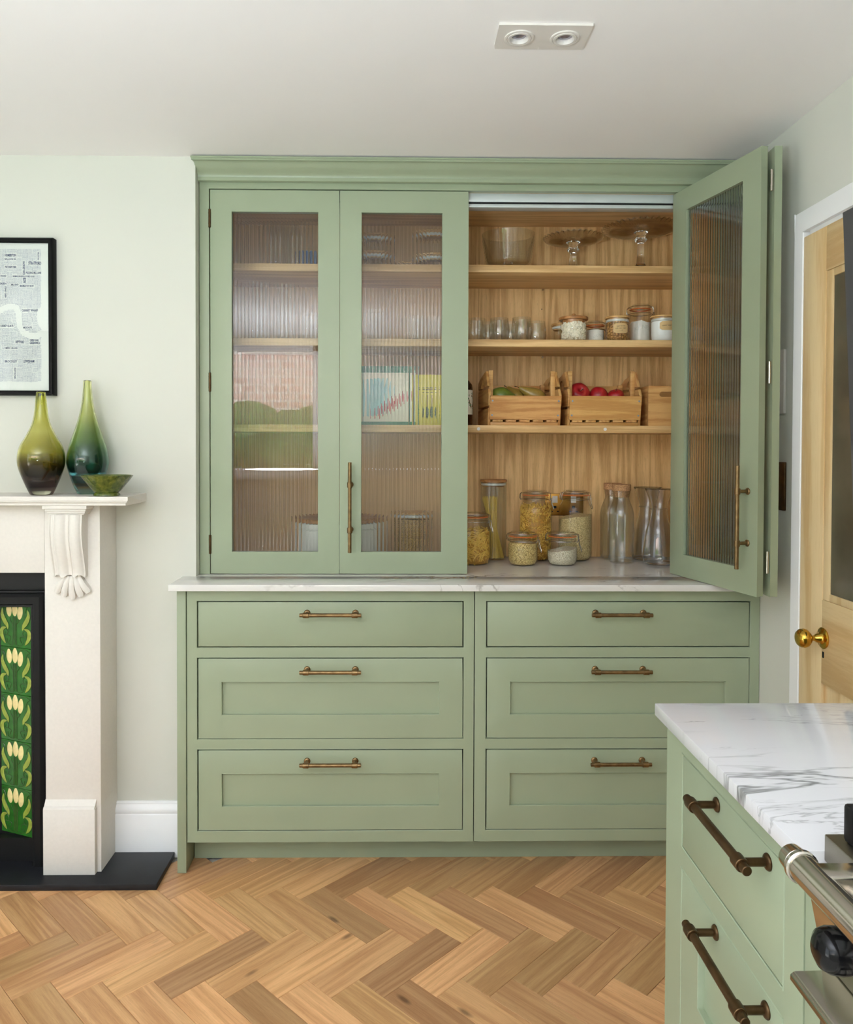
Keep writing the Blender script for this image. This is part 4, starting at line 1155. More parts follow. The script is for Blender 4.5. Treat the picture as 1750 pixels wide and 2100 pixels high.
# --- on the worktop
YJ = 2.79
xa = X_at(974, 1110, YJ)
ja = clip_jar('clip top glass jar of short rolled pasta half hidden by the closed glass door', xa, YJ, ZT, .058, .190, .80, -.45)
fill(ja, pieces(heap(xa, YJ, ZT + .003, .052, .118, .006), 'twist', xa, YJ, ZT + .003, .0545, .118, 330, 3), M_PASTA, M_PASTAD, 28 * 14)
YB_ = 2.905
xb = X_at(1012, 1070, YB_)
t = thing('storage_jar', 'tall glass jar of spaghetti with a flat wooden lid at the left of the worktop', 'jar', (xb, YB_, ZT))
R = .0500; H = .298
MB().lathe([(0, .002), (R * .9, .0015), (R, .006), (R, H - .004), (R - .003, H - .004), (R - .003, .008), (0, .006)], c=(xb, YB_, ZT), n=40).out('glass_body', M_GLASS, t, smooth=50)
MB().lathe([(0, H - .0035), (R + .001, H - .0035), (R + .001, H + .003), (R - .001, H + .0045), (0, H + .0045)], c=(xb, YB_, ZT), n=40).lathe([(R - .009, H - .022), (R - .008, H - .004)], c=(xb, YB_, ZT), n=40).out('lid', M_LIDWOOD, t)
MB().lathe([(R - .0075, H - .018), (R - .0034, H - .0165), (R - .0034, H - .010), (R - .0075, H - .0085)], c=(xb, YB_, ZT), n=40).out('seal', M_SILI, t)
b = MB(); rr = random.Random(5)
for k in range(120):
    a = rr.uniform(0, 2 * pi); q = sqrt(rr.random()); r_ = q * (R - .007)
    p0 = Vector((xb + .008 + r_ * .75 * cos(a), YB_ + r_ * .75 * sin(a), ZT + .0072))
    tw = rr.uniform(-.5, .5); r2_ = q * (R - .012); a2 = a + .9 + tw * .3
    lean = -.012
    p2 = Vector((xb + lean + r2_ * .8 * cos(a2), YB_ + r2_ * .8 * sin(a2), ZT + .232 + rr.uniform(-.006, .008)))
    pm_ = (p0 + p2) / 2; pm_ = Vector((xb + .002 + (pm_.x - xb) * .42, YB_ + (pm_.y - YB_) * .42, pm_.z))
    b.tube([p0, p0.lerp(pm_, .55), pm_, pm_.lerp(p2, .5), p2], .0013, 5)
b.out('contents', M_SPAG, t, kind='stuff')
def s_clip(label, pxl, pxr, py, Y, H, nr, rot, sh):
    xl, xr_ = X_at(pxl, py, Y), X_at(pxr, py, Y)
    R = (xr_ - xl) / 2; x = (xl + xr_) / 2
    return clip_jar(label, x, Y, ZT, R, H, nr, rot, sh), x, R
jc, xc, Rc = s_clip('large clip top jar of twisted pasta behind the small jars', 1065, 1131.5, 1090, 2.900, .263, .76, -.35, .045)
fill(jc, pieces(heap(xc, 2.900, ZT + .003, Rc - .006, .196, .005), 'spiral', xc, 2.900, ZT + .003, Rc - .0035, .196, 420, 8), M_PASTA, M_PASTAD, 28 * 14)
jd, xd, Rd = s_clip('large clip top jar half full of long grain rice', 1146.5, 1213.5, 1090, 2.900, .263, .80, .30, .045)
fill(jd, heap(xd, 2.900, ZT + .003, Rd - .003, .162, .004, .010), M_RICE)
je, xe_, Re = s_clip('small squat clip top jar of orzo, front left of the two', 1042, 1103, 1130, 2.772, .122, .88, -.5, .022)
fill(je, heap(xe_, 2.772, ZT + .003, Re - .003, .078, .003), M_ORZO)
jf, xf, Rf = s_clip('small squat clip top jar of white rice, front right of the two', 1122.7, 1184, 1130, 2.775, .122, .88, -.35, .022)
fill(jf, heap(xf, 2.775, ZT + .003, Rf - .003, .052, .003, .010), M_RICEW)
def cork_bottle(label, pxl, pxr, py, Y):
    xl, xr_ = X_at(pxl, py, Y), X_at(pxr, py, Y); R = (xr_ - xl) / 2; x = (xl + xr_) / 2
    t = thing('cork_stopper_bottle', label, 'bottle', (x, Y, ZT))
    H = .258; nk = R * .62
    prof = [(0, .004), (R * .7, .002), (R * .86, 0), (R * .96, .006), (R, .016), (R, .170), (R * .985, .182), (R * .90, .200), (R * .76, .217), (R * .655, .228), (nk, .236), (nk, .243), (nk + .003, .262), (nk + .003, .2645), (nk + .0020, .2645), (nk - .0012, .2405), (R * .63, .228), (R * .73, .217), (R * .87, .200), (R * .955, .182), (R * .965, .170), (R * .965, .016), (R * .90, .008), (0, .009)]
    MB().lathe(prof, c=(x, Y, ZT), n=40).out('glass_body', M_GLASSC, t, smooth=50)
    MB().lathe([(0, .242), (nk - .0016, .242), (nk + .0012, .2610), (nk + .0012, .2642)], c=(x, Y, ZT), n=36).lathe([(0, .2652), (nk + .0052, .2652), (nk + .0052, .2880), (nk + .0045, .2888), (0, .2888)], c=(x, Y, ZT), n=36).out('cork_stopper', M_CORK, t)
    return t
cork_bottle('empty glass bottle with a wide cork stopper, in front of its twin', 1248.9, 1299.5, 1100, 2.832)
cork_bottle('empty glass bottle with a wide cork stopper, standing behind its twin', 1231.8, 1280.5, 1090, 2.924)
def carafe(label, px, py, Y):
    x = X_at(px, py, Y); t = thing('glass_carafe', label, 'carafe', (x, Y, ZT))
    pr = smoothprof([(.049, .0), (.0555, .008), (.057, .03), (.053, .07), (.046, .12), (.034, .165), (.0288, .198)], 4)
    pr2 = smoothprof([(.0290, .203), (.033, .225), (.042, .252), (.0495, .270)], 4)
    MB().lathe([(0, .006), (.03, .004), (.046, 0)] + pr + [(.0312, .1985), (.0318, .2005), (.0312, .2025)] + pr2 + [(.0515, .2735), (.0505, .2750), (.0475, .2705)] + [(r - .0024, z) for r, z in pr2[::-1]] + [(.0264, .2005)] + [(r - .0024, max(z, .009)) for r, z in pr[::-1]] + [(0, .010)], c=(x, Y, ZT), n=44).out('glass_body', M_CLEAR, t, smooth=50)
carafe('waisted clear glass carafe nearest the open door', 1352, 1090, 2.797)
carafe('waisted clear glass carafe standing behind the front one', 1328, 1080, 2.910)
t = thing('power_socket', 'brass double socket plate on the cupboard back behind the pasta jars', 'socket', (.636, 2.9718, 1.12))
MB().box(.5622, .7104, 2.9655, 2.9716, 1.0768, 1.1615, .002).out('plate', M_PLATE, t)
for x in (.600, .672): MB().box(x - .010, x + .010, 2.9625, 2.9656, 1.126, 1.152, .001).out('switch_rocker', M_PLASTIC, t)
for x in (.600, .672):
    MB().box(x - .006 + .0, x + .006, 2.9648, 2.9657, 1.104, 1.114).box(x - .017, x - .008, 2.9648, 2.9657, 1.090, 1.0945).box(x + .008, x + .017, 2.9648, 2.9657, 1.090, 1.0945).out('pin_slot', M_DARK, t)
# behind the glass
YC_ = 2.80
x = (X_at(600, 1090, YC_) + X_at(792, 1090, YC_)) / 2
t = thing('bread_crock', 'round cream crock with a wooden lid behind the two left glass doors', 'crock', (x, YC_, ZT)); R = .150
MB().lathe([(0, 0), (R - .004, 0), (R, .004), (R, .130), (R + .0015, .1315), (R + .0015, .134), (R, .1355), (R, .1530), (R - .003, .1550), (0, .155)], c=(x, YC_, ZT), n=56).out('crock', M_CREAM, t)
MB().lathe([(0, .1556), (R + .002, .1556), (R + .003, .158), (R + .003, .168), (R + .001, .170), (0, .170)], c=(x, YC_, ZT), n=56).out('lid', M_LIDWOOD, t)
def wood_lid_jar(label, x, Y, z, R, H, m=None, fh=0, knob=False, over=.0015, nm='storage_jar'):
    t = thing(nm, label, 'jar', (x, Y, z)); c = (x, Y, z); hl = .010 if knob else .006
    MB().lathe([(0, .003), (R * .92, .002), (R, .006), (R, H - hl - .0005), (R - .002, H - hl - .0005)], c=c, n=40).out('glass_body', M_GLASS, t, smooth=50)
    b = MB().lathe([(0, H - hl), (R + over, H - hl), (R + over + .0006, H - hl + .002), (R + over + .0006, H - .002), (R + over - .001, H), (0, H)], c=c, n=40)
    if knob: b.lathe([(0, H + .0002), (.006, H + .0002), (.0062, H + .008), (.0075, H + .011), (.006, H + .0135), (0, H + .014)], c=c, n=20)
    b.lathe([(R - .007, H - hl - .017), (R - .006, H - hl - .0005)], c=c, n=36)
    b.out('lid', M_LIDWOOD if knob else M_LIDPALE, t)
    if not knob: MB().lathe([(R - .0055, H - hl - .014), (R - .0022, H - hl - .012), (R - .0022, H - hl - .006), (R - .0055, H - hl - .004)], c=c, n=36).out('seal', M_SILI, t)
    if m: heap(x, Y, z + .0035, R - .003, fh, .0015).out('contents', m, t, kind='stuff', smooth=60)
    return t
x = X_at(846, 1090, 2.82)
wood_lid_jar('glass jar of golden cereal with a wooden lid behind the second glass door', x, 2.82, ZT, .056, .188, M_SEED, .158)

# --- second shelf down
Z2 = SHZ[1] + .0004
TP = [(0, .0035), (.020, .002), (.024, 0), (.0275, .003), (.034, .016), (.0375, .034), (.0365, .055), (.0335, .078), (.0325, .088), (.0313, .088), (.0323, .077), (.0352, .055), (.0362, .034), (.033, .017), (.026, .006), (0, .0055)]
tum = thing('glass_tumbler', 'stemless glass tumbler, leftmost in the front row', 'glass', (0, 0, 0))
tg = MB().lathe(TP, n=36).out('glass_body', M_GLASSC, tum, smooth=60)
spots = [(977, 2.80, 'clear stemless glass tumbler, first from the closed door in the front row'), (1024, 2.79, 'clear stemless glass tumbler, second from the closed door in the front row'),
         (1070, 2.775, 'clear stemless glass tumbler, third from the closed door in the front row'), (1100, 2.86, 'clear stemless glass tumbler nearest the bean jar, in the back row'),
         (1048, 2.875, 'clear stemless glass tumbler in the back row, behind the third'), (1001, 2.885, 'clear stemless glass tumbler in the back row, behind the first and second')]
for i, (px, Y, lb) in enumerate(spots):
    loc = (X_at(px, 690, Y), Y, Z2)
    if i == 0: tum.location = loc; tum['label'] = lb; tum['group'] = 'tumblers on the second shelf'
    else: dup(tum, loc, lb)
Yb2 = 2.785
x = X_at(1176.5, 670, Yb2)
bj = wood_lid_jar('round glass jar of white beans with a knobbed wooden lid', x, Yb2, Z2, .0465, .092, None, 0, True, .005)
b = heap(x, Yb2, Z2 + .008, .040, .060, .003); rr = random.Random(4)
for k in range(300):
    th = rr.uniform(-pi, 0) if k % 4 else rr.uniform(0, pi); zz = Z2 + .010 + rr.random() * .060; r_ = .0405
    if k < 50: zz = Z2 + .069 + rr.uniform(-.001, .003); r_ = .041 * sqrt(rr.random())
    c = Vector((x + r_ * cos(th), Yb2 + r_ * sin(th), zz))
    b.sphere(c, .0052, .0034, .0034, 7, 5, Matrix.Rotation(rr.uniform(0, 3), 4, 'Z') @ Matrix.Rotation(rr.uniform(-1.2, 1.2), 4, 'Y'))
b.out('contents', M_BEAN, bj, kind='stuff', smooth=60)
wood_lid_jar('small empty glass jar with a wooden lid behind the bean jar', X_at(1152, 675, 2.885), 2.885, Z2, .037, .084)
def emboss(t, s_, x, Y, z, R, h, ang0, span):
    def f(co):
        th = -pi / 2 + ang0 + co.x
        bow = .010 * (1 - (co.x / (span / 2)) ** 2)
        return Vector((x + (R + .0006 + co.z) * cos(th), Y + (R + .0006 + co.z) * sin(th), z + co.y + bow))
    text_meshes([(text(s_, .01, None, thick=.0004)[0], f, span, h)], 'raised_lettering', M_GLASSB, t)
x = X_at(1221, 670, 2.845); R = .0345
j = clip_jar('small clip top jar of flour between the bean jar and the brown sugar', x, 2.845, Z2, R, .090, .92, -.35, .014)
fill(j, heap(x, 2.845, Z2 + .003, R - .003, .052, .002), M_FLOUR); emboss(j, 'KILNER', x, 2.845, Z2 + .024, R, .010, .2, 1.3)
def label_patch(t, x, Y, z, R, wd, ht, lines, ang0=0.0):
    b = MB(); n = 26; rows = []
    for j in range(2):
        pass
    def sc(u):                                          # scalloped outline
        e = min(u, 1 - u)
        return (.70 if e < .06 else .86 if e < .12 else 1.0) + .06 * sin(u * pi)
    top, bot = [], []
    for i in range(n + 1):
        u = i / n; th = -pi / 2 + ang0 + (u - .5) * wd / R; h = ht / 2 * sc(u)
        for L_, sg in ((top, 1), (bot, -1)): L_.append(b.bm.verts.new((x + (R + .0005) * cos(th), Y + (R + .0005) * sin(th), z + sg * h)))
    for i in range(n): b.bm.faces.new((bot[i], bot[i + 1], top[i + 1], top[i]))
    lab = b.out('paper_label', M_KRAFT, t, smooth=60, label='kraft paper label with handwriting')
    its = []
    for k, (s_, w_) in enumerate(lines):
        zz = z + (len(lines) / 2 - .5 - k) * .0078
        def f(co, zz=zz):
            th = -pi / 2 + ang0 + co.x / R
            return Vector((x + (R + .0008) * cos(th), Y + (R + .0008) * sin(th), zz + co.y + co.x * .06))
        its.append((text(s_, .01, None)[0], f, w_, .0052))
    b = text_meshes(its, 'handwriting', M_INKB, lab)
x = X_at(1266.5, 670, 2.80); R = .0425
t = wood_lid_jar('glass jar of brown sugar with a wooden lid and a handwritten kraft label', x, 2.80, Z2, R, .097, M_BROWN, .072)
label_patch(t, x, 2.80, Z2 + .051, R, .056, .034, [('light brown', .030), ('soft cane sugar', .040), ('~ 1.5', .012)], .05)
x = X_at(1313.5, 650, 2.87); R = .0395
j = clip_jar('taller clip top jar of flour rising behind the two wooden lidded jars', x, 2.87, Z2, R, .155, .92, -.25, .030)
fill(j, heap(x, 2.87, Z2 + .003, R - .003, .086, .004), M_FLOUR); emboss(j, 'KILNER', x, 2.87, Z2 + .058, R, .014, 0, 1.6)
x = X_at(1360, 670, 2.79); R = .0435
t = wood_lid_jar('glass jar of white caster sugar with a wooden lid and a handwritten kraft label', x, 2.79, Z2, R, .099, M_SUGAR, .074)
label_patch(t, x, 2.79, Z2 + .060, R, .052, .030, [('caster sugar', .036)], .02)

# --- top shelf
Z1 = SHZ[0] + .0004
Yt = 2.825
x = X_at(1043, 500, Yt)
t = thing('glass_bowl', 'straight sided hobnail glass trifle bowl on a short foot, on the top shelf', 'bowl', (x, Yt, Z1))
NB = 132
prof = [(0, .0305), (.060, .030), (.0765, .0315), (.0795, .036)]
NR = 57
for i in range(NR): prof.append((.0800 + .0165 * (i / NR), .037 + .098 * i / NR))
prof += [(.0970, .138), (.0972, .1405), (.0955, .1412), (.0930, .138), (.0770, .042), (.070, .0355), (0, .035)]
def hob(th, i):
    k = i - 4
    if 3 <= k < NR - 6:
        return 1 + .032 * max(0, sin((k - 3) * 2 * pi / 6)) ** .8 * max(0, sin(th * 44)) ** .8
    return 1
b = MB().lathe(prof, c=(x, Yt, Z1), n=NB * 2, rf=hob)
b.out('bowl', M_GLASSC, t, smooth=70)
MB().lathe([(0, .0), (.014, 0), (.0165, .003), (.0165, .008), (.011, .0115), (.0095, .0145), (.015, .018), (.0175, .022), (.0150, .026), (.018, .0300), (0, .0300)], c=(x, Yt, Z1), n=24).out('foot', M_CLEAR, t)
def cake_stand(label, px, py, Y, R, H, nsc):
    x = X_at(px, py, Y); t = thing('glass_cake_stand', label, 'cake stand', (x, Y, Z1)); c = (x, Y, Z1)
    def rf(th, i):
        if i in (4, 5, 6): return (1 + .016 * cos(nsc * th), .0020 * cos(nsc * th))
        if i in (2, 3, 7, 8): return (1, .0012 * cos(nsc * 2 * th))
        return 1
    MB().lathe([(0, H - .008), (.02, H - .008), (R * .45, H - .007), (R * .80, H - .0045), (R * .96, H + .001), (R, H + .006), (R - .002, H + .008), (R * .82, H - .001), (R * .45, H - .003), (0, H - .004)], c=c, n=nsc * 8, rf=rf).out('plate', M_GLASSP, t, smooth=70)
    MB().tube([(x + R * (1 + .018 * cos(nsc * 2 * pi * k / (nsc * 8))) * cos(2 * pi * k / (nsc * 8)), Y + R * (1 + .018 * cos(nsc * 2 * pi * k / (nsc * 8))) * sin(2 * pi * k / (nsc * 8)), Z1 + H + .008 + .0022 * cos(nsc * 2 * pi * k / (nsc * 8))) for k in range(nsc * 8)], .0016, 6, closed=True).out('scalloped_rim', M_GLASSC, t, smooth=80)
    MB().lathe([(0, .002), (R * .40, .0), (R * .41, .003), (R * .30, .010), (R * .17, .022), (.0145, .040), (.0115, H * .55), (.0118, H - .048), (.0165, H - .043), (.0225, H - .036), (.0165, H - .029), (.0150, H - .022), (.020, H - .014), (.026, H - .0085), (0, H - .0085)], c=c, n=24, rf=lambda th, i: 1 + .05 * cos(12 * th) if i in (8, 9, 10) else 1 + .03 * cos(8 * th) if 4 < i < 8 else 1).out('stem', M_CLEAR, t, smooth=40)
cake_stand('scalloped glass cake stand, the smaller middle one on the top shelf', 1176, 500, 2.845, .109, .128, 32)
cake_stand('scalloped glass cake stand, the larger taller one by the open door', 1314.6, 480, 2.822, .138, .160, 40)

# --- third shelf: crates of fruit
Z3 = SHZ[2] + .0004
def slat_poly(b, poly, xa, xb): b.prism(poly, 'x', xa, xb, .0012)
def crate(label, px, Y, rot, wd):
    x = X_at(px, 850, Y)
    t = thing('bamboo_crate', label, 'crate', (x, Y, Z3))
    M = Matrix.Translation((x, Y, Z3)) @ Matrix.Rotation(rot, 4, 'Z')
    D = .205; th = .010; hw = wd / 2
    def part(nm, f, m=M_BAMBOO, **kw):
        b = MB(); f(b); b.mat(M); return b.out(nm, m, t, **kw)
    def fy(z): return -.022 * (z / .105) if z <= .105 else -.022 + .075 * (z - .105) / .105      # front edge of the side at height z
    for sx in (-1, 1):
        xa, xb = sx * hw, sx * (hw - th)
        xa, xb = min(xa, xb), max(xa, xb)
        part('side_board', lambda b: slat_poly(b, [(fy(0), 0), (fy(.060), .060), (D, .060), (D, 0)], xa, xb), M_BAMBOO_Y)
        part('side_board', lambda b: slat_poly(b, [(fy(.069), .069), (fy(.105), .105), (fy(.130), .130), (D * .36, .130), (D * .36 + .0, .130), (D, .130), (D, .069)], xa, xb), M_BAMBOO_Y)
        hole = [(D * .5 + .038 * cos(a), .139 + .030 * sin(a)) for a in [pi * k / 10 for k in range(11)]]
        part('side_board', lambda b: slat_poly(b, [(fy(.139), .139), (fy(.196), .196), (D * .78, .178), (D, .165), (D, .139)] + hole, xa, xb), M_BAMBOO_Y)
        xp0, xp1 = (xb, xb + .016) if sx < 0 else (xa - .016, xa)
        part('corner_post', lambda b: b.box(xp0 + .0003, xp1, .036, .052, .021, .198, .001), M_BAMBOO)
        part('corner_post', lambda b: b.box(xp0 + .0003, xp1, D - .018, D - .002, .021, .160, .001), M_BAMBOO)
    fb = part('front_board', lambda b: b.prism([(fy(.020) - .0105, .0205), (fy(.104) - .0105, .104), (fy(.104) - .0005, .104), (fy(.020) - .0005, .0205)], 'x', -hw + .004, hw - .004, .001))
    for sx in (-1, 1):
        for z in (.036, .086):
            b = MB(); yy = fy(z) - .0105
            b.cyl((sx * (hw - .013), yy - .0012, z), (sx * (hw - .013), yy + .002, z), .0032, n=14, bev=.0006); b.mat(M); b.out('screw', M_SCREW, fb, label='bluish steel screw head')
    part('back_board', lambda b: b.box(-hw + th, hw - th, D + .0003, D + .0093, .03, .158, .001))
    n = 5; sw = (wd - 2 * th) / n
    for k in range(n):
        a = -hw + th + k * sw + .006
        part('floor_slat', lambda b: b.box(a, a + sw - .012, -.012, D - .002, .0125, .0200, .0006), M_BAMBOO_Y)
    part('foot_rail', lambda b: b.box(-hw + th, hw - th, -.004, .012, .0005, .0122, .001))
    part('foot_rail', lambda b: b.box(-hw + th, hw - th, D - .02, D - .004, .0005, .0122, .001))
    part('liner_board', lambda b: b.box(-hw + th + .018, hw - th - .018, .008, D - .022, .0704, .076, .001))
    for k in (-1, 1): part('liner_support', lambda b: b.box(k * (hw * .6) - .006, k * (hw * .6) + .006, .01, D - .025, .0204, .0703))
    return t, M
M_SCREW = plain('bluish zinc screw', (150, 168, 190), .3, .9, var=.1)
ZF = .0764
c1, MC1 = crate('bamboo crate of pears, the left of the pair', 1075, 2.735, .06, .262)
c2, MC2 = crate('bamboo crate of red apples, the right of the pair', 1238.5, 2.735, 0, .262)
def fruit_mat(name, a, b_, c_, sc):
    m, nt, p = new_mat(name); v, _ = coords(nt, (1, 1, .35))
    col = ramp(nt, noise(nt, v, sc, 5, .7), [(.30, s2l(a)), (.52, s2l(b_)), (.75, s2l(c_))])
    nt.links.new(col, p.inputs['Base Color']); p.inputs['Roughness'].default_value = .28
    return m
M_APPLE = fruit_mat('red apple skin', (150, 16, 30), (176, 30, 40), (206, 84, 62), 26)
M_PEARG = fruit_mat('green pear skin', (92, 116, 40), (112, 130, 50), (140, 138, 62), 60)
M_PEARB = fruit_mat('russet pear skin', (150, 128, 60), (166, 138, 66), (140, 108, 48), 90)
M_STEM = plain('fruit stem', (92, 72, 40), .8)
def apple(label, lx, ly, r, rot):
    p = MC2 @ Vector((lx, ly, ZF)); t = thing('apple', label, 'apple', p, 'apples in the right crate')
    Mx = Matrix.Translation(p + Vector((0, 0, r * .90))) @ Matrix.Rotation(rot[0], 4, 'X') @ Matrix.Rotation(rot[1], 4, 'Y')
    pr = smoothprof([(.02, -.80), (.22, -.90), (.55, -.86), (.86, -.50), (1.0, .05), (.90, .55), (.60, .84), (.30, .86), (.10, .72), (.0, .66)], 4)
    b = MB().lathe([(0, -.78)] + pr, n=28, rf=lambda th, i: 1 + .02 * cos(5 * th), axis=Mx @ Matrix.Diagonal((r, r, r, 1)))
    zmin = min(v.co.z for v in b.bm.verts); dz = p.z + .0003 - zmin
    for v in b.bm.verts: v.co.z += dz
    b.out('flesh', M_APPLE, t, smooth=70)
    b = MB().tube([Mx @ Vector((0, 0, r * .66)), Mx @ Vector((.002, 0, r * .85)), Mx @ Vector((.006, .001, r * 1.05))], [.0012, .0012, .0018], 6)
    for v in b.bm.verts: v.co.z += dz
    b.out('stem', M_STEM, t)
apple('large red apple on the left in the right hand crate, stalk end forward', -.072, .088, .041, (1.15, .1))
apple('red apple half hidden in the middle of the right hand crate', .002, .085, .034, (-.3, .3))
apple('red apple mostly hidden at the right of the right hand crate', .064, .075, .030, (.3, -.2))
def pear(label, lx, ly, L, r, yaw, pitch, m):
    p = MC1 @ Vector((lx, ly, ZF)); t = thing('pear', label, 'pear', p, 'pears in the left crate')
    pr = smoothprof([(.0, 0), (.18, -.01), (.62, .10), (.92, .28), (.98, .42), (.80, .60), (.52, .76), (.36, .88), (.25, .96), (.10, 1.0), (0, .99)], 4)
    Mx = Matrix.Translation(p) @ Matrix.Rotation(yaw, 4, 'Z') @ Matrix.Rotation(pitch, 4, 'Y')
    b = MB().lathe([(q * r, z * L - L * .4) for q, z in pr], n=26, axis=Mx)
    zmin = min(v.co.z for v in b.bm.verts); dz = p.z + .0003 - zmin
    for v in b.bm.verts: v.co.z += dz
    b.out('flesh', m, t, smooth=70)
    b = MB().tube([Mx @ Vector((0, 0, L * .585)), Mx @ Vector((.001, 0, L * .66)), Mx @ Vector((.004, 0, L * .74))], [.0016, .0014, .0022], 6)
    for v in b.bm.verts: v.co.z += dz
    b.out('stem', M_STEM, t)
pear('green pear lying at the left of the left hand crate', -.066, .070, .110, .033, 0.1, 1.75, M_PEARG)
pear('round russet pear in the middle of the left hand crate', -.005, .120, .085, .033, 2.6, .75, M_PEARB)
pear('slim russet pear at the right with its stalk raised over the next pear', .062, .080, .120, .030, 3.3, 1.12, M_PEARB)
Yx = 2.735
xl, xr_ = X_at(1330, 830, Yx), X_at(1330, 830, Yx) + .20
t = thing('bamboo_box', 'plain bamboo box with a slot handle beside the apple crate', 'box', ((xl + xr_) / 2, Yx + .1, Z3))
b = MB(); hx0, hx1, hz0, hz1 = xl + .040, xl + .135, .104, .122
n = 8
hole = [(hx1 - .009 + .009 * cos(a), (hz0 + hz1) / 2 + .009 * sin(a)) for a in [-pi / 2 + pi * k / n for k in range(n + 1)]] + [(hx0 + .009 + .009 * cos(a), (hz0 + hz1) / 2 + .009 * sin(a)) for a in [pi / 2 + pi * k / n for k in range(n + 1)]]
out_ = [(xl, 0), (xr_, 0), (xr_, .143), (xl, .143)]
mid_z = (hz0 + hz1) / 2
def front_panel(b, y0, y1):
    lower = [(xl, .0)] + [(xr_, .0), (xr_, mid_z)] + [p for p in sorted(hole, key=lambda q: -q[0]) if p[1] <= mid_z + 1e-9] + [(xl, mid_z)]
    upper = [(xl, mid_z)] + [p for p in sorted(hole, key=lambda q: q[0]) if p[1] >= mid_z - 1e-9] + [(xr_, mid_z), (xr_, .143), (xl, .143)]
    for poly in (lower, upper): b.prism(poly, 'y', y0, y1)
front_panel(b, Yx, Yx + .010)
for v in b.bm.verts: v.co.z += Z3
b.out('front_panel', M_BAMBOO, t)
MB().box(xl, xl + .01, Yx + .0102, Yx + .20, Z3, Z3 + .143, .001).out('side_panel', M_BAMBOO_Y, t); MB().box(xr_ - .01, xr_, Yx + .0102, Yx + .20, Z3, Z3 + .143, .001).out('side_panel', M_BAMBOO_Y, t)
MB().box(xl + .0102, xr_ - .0102, Yx + .19, Yx + .20, Z3, Z3 + .143, .001).out('back_panel', M_BAMBOO, t); MB().box(xl + .0102, xr_ - .0102, Yx + .0102, Yx + .1898, Z3, Z3 + .008).out('floor_panel', M_BAMBOO, t)
# bottle half behind the door
x = X_at(948.5, 820, 2.79)
t = thing('sauce_bottle', 'dark brown bottle with a black cap and cream flowered label left of the crates', 'bottle', (x, 2.79, Z3)); c = (x, 2.79, Z3)
M_BROWNGL = plain('dark brown glass', (58, 30, 14), .08, var=.1); M_AMBER = plain('amber liquid glass', (134, 86, 36), .08, var=.05); M_LABEL = plain('cream label paper', (232, 228, 214), .7, var=.01)
MB().lathe([(0, 0), (.034, 0), (.037, .004), (.037, .135), (.035, .148), (.026, .160), (.016, .170), (.0145, .20), (.0145, .205), (0, .205)], c=c, n=36).out('glass_body', M_BROWNGL, t)
lb = MB().lathe([(.0374, .040), (.0374, .128)], c=c, n=48).out('paper_label', M_LABEL, t)
M_BERRY = plain('red berry print', (190, 40, 44), .7); M_LEAFP = plain('green leaf print', (70, 104, 52), .7)
rr = random.Random(9)
for nm, m, k0 in (('berry_print', M_BERRY, 26), ('leaf_print', M_LEAFP, 60)):
    b = MB()
    for k in range(k0):
        a = rr.uniform(0, 2 * pi); rad = rr.uniform(.012, .022); u = rad * cos(a); v = rad * 1.3 * sin(a); r_ = rr.uniform(.0012, .0024)
        th0 = -.55; vs = []
        for q in range(7):
            th = th0 + (u + r_ * cos(q * 2 * pi / 7)) / .0374 ; vs.append(b.bm.verts.new((c[0] + .03765 * cos(th), c[1] + .03765 * sin(th), c[2] + .090 + v + r_ * (1.5 if nm[0] == 'l' else 1) * sin(q * 2 * pi / 7))))
        b.bm.faces.new(vs)
    b.out(nm, m, lb, kind='stuff', smooth=0)
MB().cyl((x, 2.79, Z3 + .2055), (x, 2.79, Z3 + .238), .0165, n=24, bev=.001).out('cap', M_BLACK, t)

# --- seen through the reeded doors
def tall_glass(label, px, py, Y, z, R, H, neck=None, nm='tall_glass', cat='glass'):
    x = X_at(px, py, Y); t = thing(nm, label, cat, (x, Y, z)); c = (x, Y, z)
    pr = [(0, .006), (R * .85, .004), (R * .9, 0), (R, .006)]
    if neck: pr += [(R, H * .62), (R * .9, H * .70), (neck, H * .80), (neck, H * .9), (neck * 1.15, H), (neck * 1.05, H), (neck * .88, H * .9), (neck * .88, H * .8), (R * .84, H * .69), (R * .94, H * .61), (R * .94, .014), (0, .012)]
    else: pr += [(R * 1.02, H), (R * .97, H), (R * .95, .012), (0, .010)]
    MB().lathe(pr, c=c, n=32).out('glass_body', M_GLASSB, t, smooth=50); return t
tall_glass('tall straight glass vase on the top shelf, left one behind the far left door', 566, 500, 2.80, Z1, .036, .165, nm='clear_vase', cat='vase')
tall_glass('tall straight glass vase on the top shelf, right one behind the far left door', 611, 500, 2.80, Z1, .036, .165, nm='clear_vase', cat='vase')
tall_glass('necked glass decanter on the second shelf, left of two behind the far left door', 533, 650, 2.79, Z2, .031, .212, .019, nm='glass_decanter', cat='decanter')
tall_glass('necked glass decanter on the second shelf, right of two behind the far left door', 586, 650, 2.79, Z2, .031, .205, .019, nm='glass_decanter', cat='decanter')
tall_glass('short cut glass tumbler at the right behind the far left door', 640, 660, 2.79, Z2, .036, .10)
x = X_at(638, 505, 2.86)
t = thing('blue_tin', 'small blue tin at the right behind the far left door', 'tin', (x, 2.88, Z1))
M_BLUE = plain('blue printed tin', (64, 104, 168), .4)
MB().lathe([(0, 0), (.03, 0), (.031, .002), (.031, .072), (.0315, .074), (.0315, .088), (.030, .09), (0, .09)], c=(x, 2.90, Z1), n=32).out('tin', M_BLUE, t)
def low_box(label, px, py, Y, z, R, H): return wood_lid_jar(label, X_at(px, py, Y), Y, z, R, H, nm='glass_canister')
low_box('lower glass canister with a wooden lid in the left stack behind the second glass door', 768, 525, 2.79, Z1, .058, .058)
